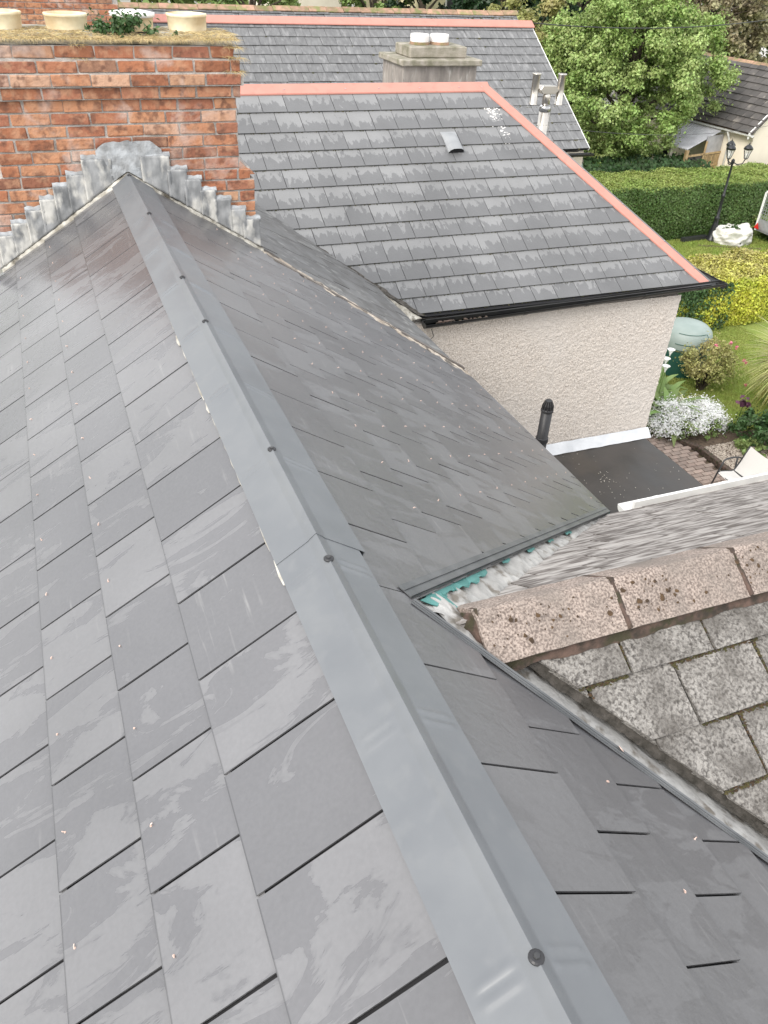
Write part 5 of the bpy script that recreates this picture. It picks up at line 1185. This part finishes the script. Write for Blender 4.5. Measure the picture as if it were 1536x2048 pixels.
mb=MB(); mb.prism([(9.3,9.8,-7.1),(9.78,9.0,-7.1),(9.78,5.5,-7.1),(12.4,5.5,-7.1),(12.2,9.3,-7.1),(11.0,9.35,-7.1),(10.6,10.2,-7.1),(9.4,10.6,-7.1)],(0,0,.03)); mb.build('bed_soil','soil',None,kind='structure')
V=[];Q=[]
pts=rng.random((26000,2)); X_=9.8+pts[:,0]*2.4; Y_=6.6+pts[:,1]*2.5; s=rng.uniform(.006,.014,len(X_)); V=np.zeros((len(X_),6,3)); c0=np.stack([X_,Y_,np.full_like(X_,-7.066)],1)
for k,(a,b,z) in enumerate(((1,0,0),(0,1,0),(-1,0,0),(0,-1,0),(0,0,.8))): V[:,k]=c0+np.stack([a*s,b*s*rng.uniform(.7,1.2,len(s)),z*s],1)
base=(np.arange(len(X_))*6)[:,None]; F=np.concatenate([base+np.array(t) for t in ((0,1,4),(1,2,4),(2,3,4),(3,0,4))]); fastmesh('gravel',V.reshape(-1,3),F,'gravel',None,kind='stuff',label='pale pea gravel in the bed beside the patio chair',category='gravel')
# lawn blades
def lawn(n,x0,x1,y0,y1,L,wd):
    x=rng.uniform(x0,x1,n); y=rng.uniform(y0,y1,n); keep=~((x<10.9)&(y<10.4)); x=x[keep]; y=y[keep]; n=len(x)
    a=rng.uniform(0,6.28,n); l=rng.uniform(.5,1.2,n)*L; lean=rng.uniform(.1,.9,n); d=np.stack([np.cos(a)*lean,np.sin(a)*lean,np.ones(n)],1); d/=np.linalg.norm(d,axis=1,keepdims=True)
    sd=np.stack([-np.sin(a),np.cos(a),np.zeros(n)],1)*wd; p=np.stack([x,y,np.full(n,-7.1)],1); t=p+d*l[:,None]
    V=np.stack([p-sd,p+sd,t+sd*.3,t-sd*.3],1).reshape(-1,3); return V,np.arange(n*4).reshape(-1,4)
V1,Q1=lawn(90000,10,14.5,9.2,13.6,.035,.005); V2,Q2=lawn(50000,15.5,22,15.1,19.3,.05,.009)
V=np.concatenate([V1,V2]); fastmesh('lawn_blades',V,np.arange(len(V)).reshape(-1,4),'blade',None,kind='stuff',label='short lawn grass blades',category='grass')
# patio chair
ch=thing('patio_chair','white sling patio chair with dark tubular frame and armrests','chair',(9.4,7.75,-7.1))
def sling(pts,y0,y1):
    mb=MB(); n=len(pts)-1
    def f(u,v):
        k=min(int(v*n),n-1); t=v*n-k; a,b=pts[k],pts[k+1]; sag=-.018*math.sin(math.pi*u)
        return (a[0]+(b[0]-a[0])*t-sag*.3,y0+(y1-y0)*u,a[1]+(b[1]-a[1])*t+sag)
    mb.grid(f,10,n*4); return mb
fr_=[(9.10,-6.715),(9.13,-6.695),(9.25,-6.71),(9.38,-6.735),(9.44,-6.72),(9.50,-6.60),(9.57,-6.42),(9.61,-6.32)]
Y0,Y1=7.42,7.92
mb=sling(fr_,Y0,Y1); mb.build('sling_seat','sling',ch,True)
for yy in (Y0-.015,Y1+.015):
    mb=MB(); mb.tube([(p_[0],yy,p_[1]-.008) for p_ in fr_],.013,8); mb.build('side_rail','dkmetal',ch,True)
    mb=MB(); mb.tube([(9.02,yy,-7.08),(9.10,yy,-6.72),(9.16,yy,-6.50),(9.21,yy,-6.48),(9.34,yy,-6.475),(9.46,yy,-6.50),(9.54,yy,-6.54)],.014,8); mb.build('armrest','dkmetal',ch,True)
    mb=MB(); mb.tube([(9.60,yy,-7.08),(9.46,yy,-6.74),(9.42,yy,-6.49)],.013,8); mb.build('leg','dkmetal',ch,True)
for x in (9.12,9.42): mb=MB(); mb.tube([(x,Y0-.015,-6.73),(x,Y1+.015,-6.73)],.011,6); mb.build('cross_bar','dkmetal',ch)
# big grey water butt beyond the far house corner, low sheet roof
wb=thing('water_butt','large grey blue plastic water butt with dark lid at the corner of the far house','water butt',(14.9,21.9,-7.1))
mb=MB(); mb.lathe((14.95,21.9,-6.0),[(.32,-1.1),(.34,0),(.30,.55),(.27,.62)],22); mb.build('tank','grn',wb,True); mb=MB(); mb.lathe((14.95,21.9,-5.38),[(.30,0),(.30,.05),(.24,.10),(.08,.13),(.08,.17)],22); mb.build('lid','greywood',wb,True)
sr=thing('sheet_roof_shed','small shed with pale corrugated metal roof between the trees behind the far house','shed',(15.4,25.6,-7.1))
mb=MB(); mb.grid(lambda u,v:(14.4+u*2.6,24.8+v*1.6,-4.25+v*.5+.03*math.sin(u*80)),160,2); mb.build('corrugated_roof','sheet',sr,True); mb=MB(); mb.box(14.5,16.9,25.0,26.4,-7.1,-4.25); mb.build('wall','greywood',sr)
# overhead cables
def cable(lbl,P,r):
    mb=MB(); n=30; P=[Vector(p) for p in P]; pts=[]
    for i in range(n+1):
        t=i/n; pts.append(P[0].lerp(P[1],t)+Vector((0,0,-P[2].z*4*t*(1-t))))
    mb.tube(pts,r,6); mb.build('overhead_cable','gutterb',None,True,label=lbl,category='cable')
cable('black overhead cable running right from the far salmon ridge end',[(9.2,15.6,-1.30),(20,18.5,-1.05),(0,0,.25)],.011)
cable('thin wire crossing low in front of the large green tree',[(9.5,15,-3.0),(24,22,-4.3),(0,0,.35)],.0055)
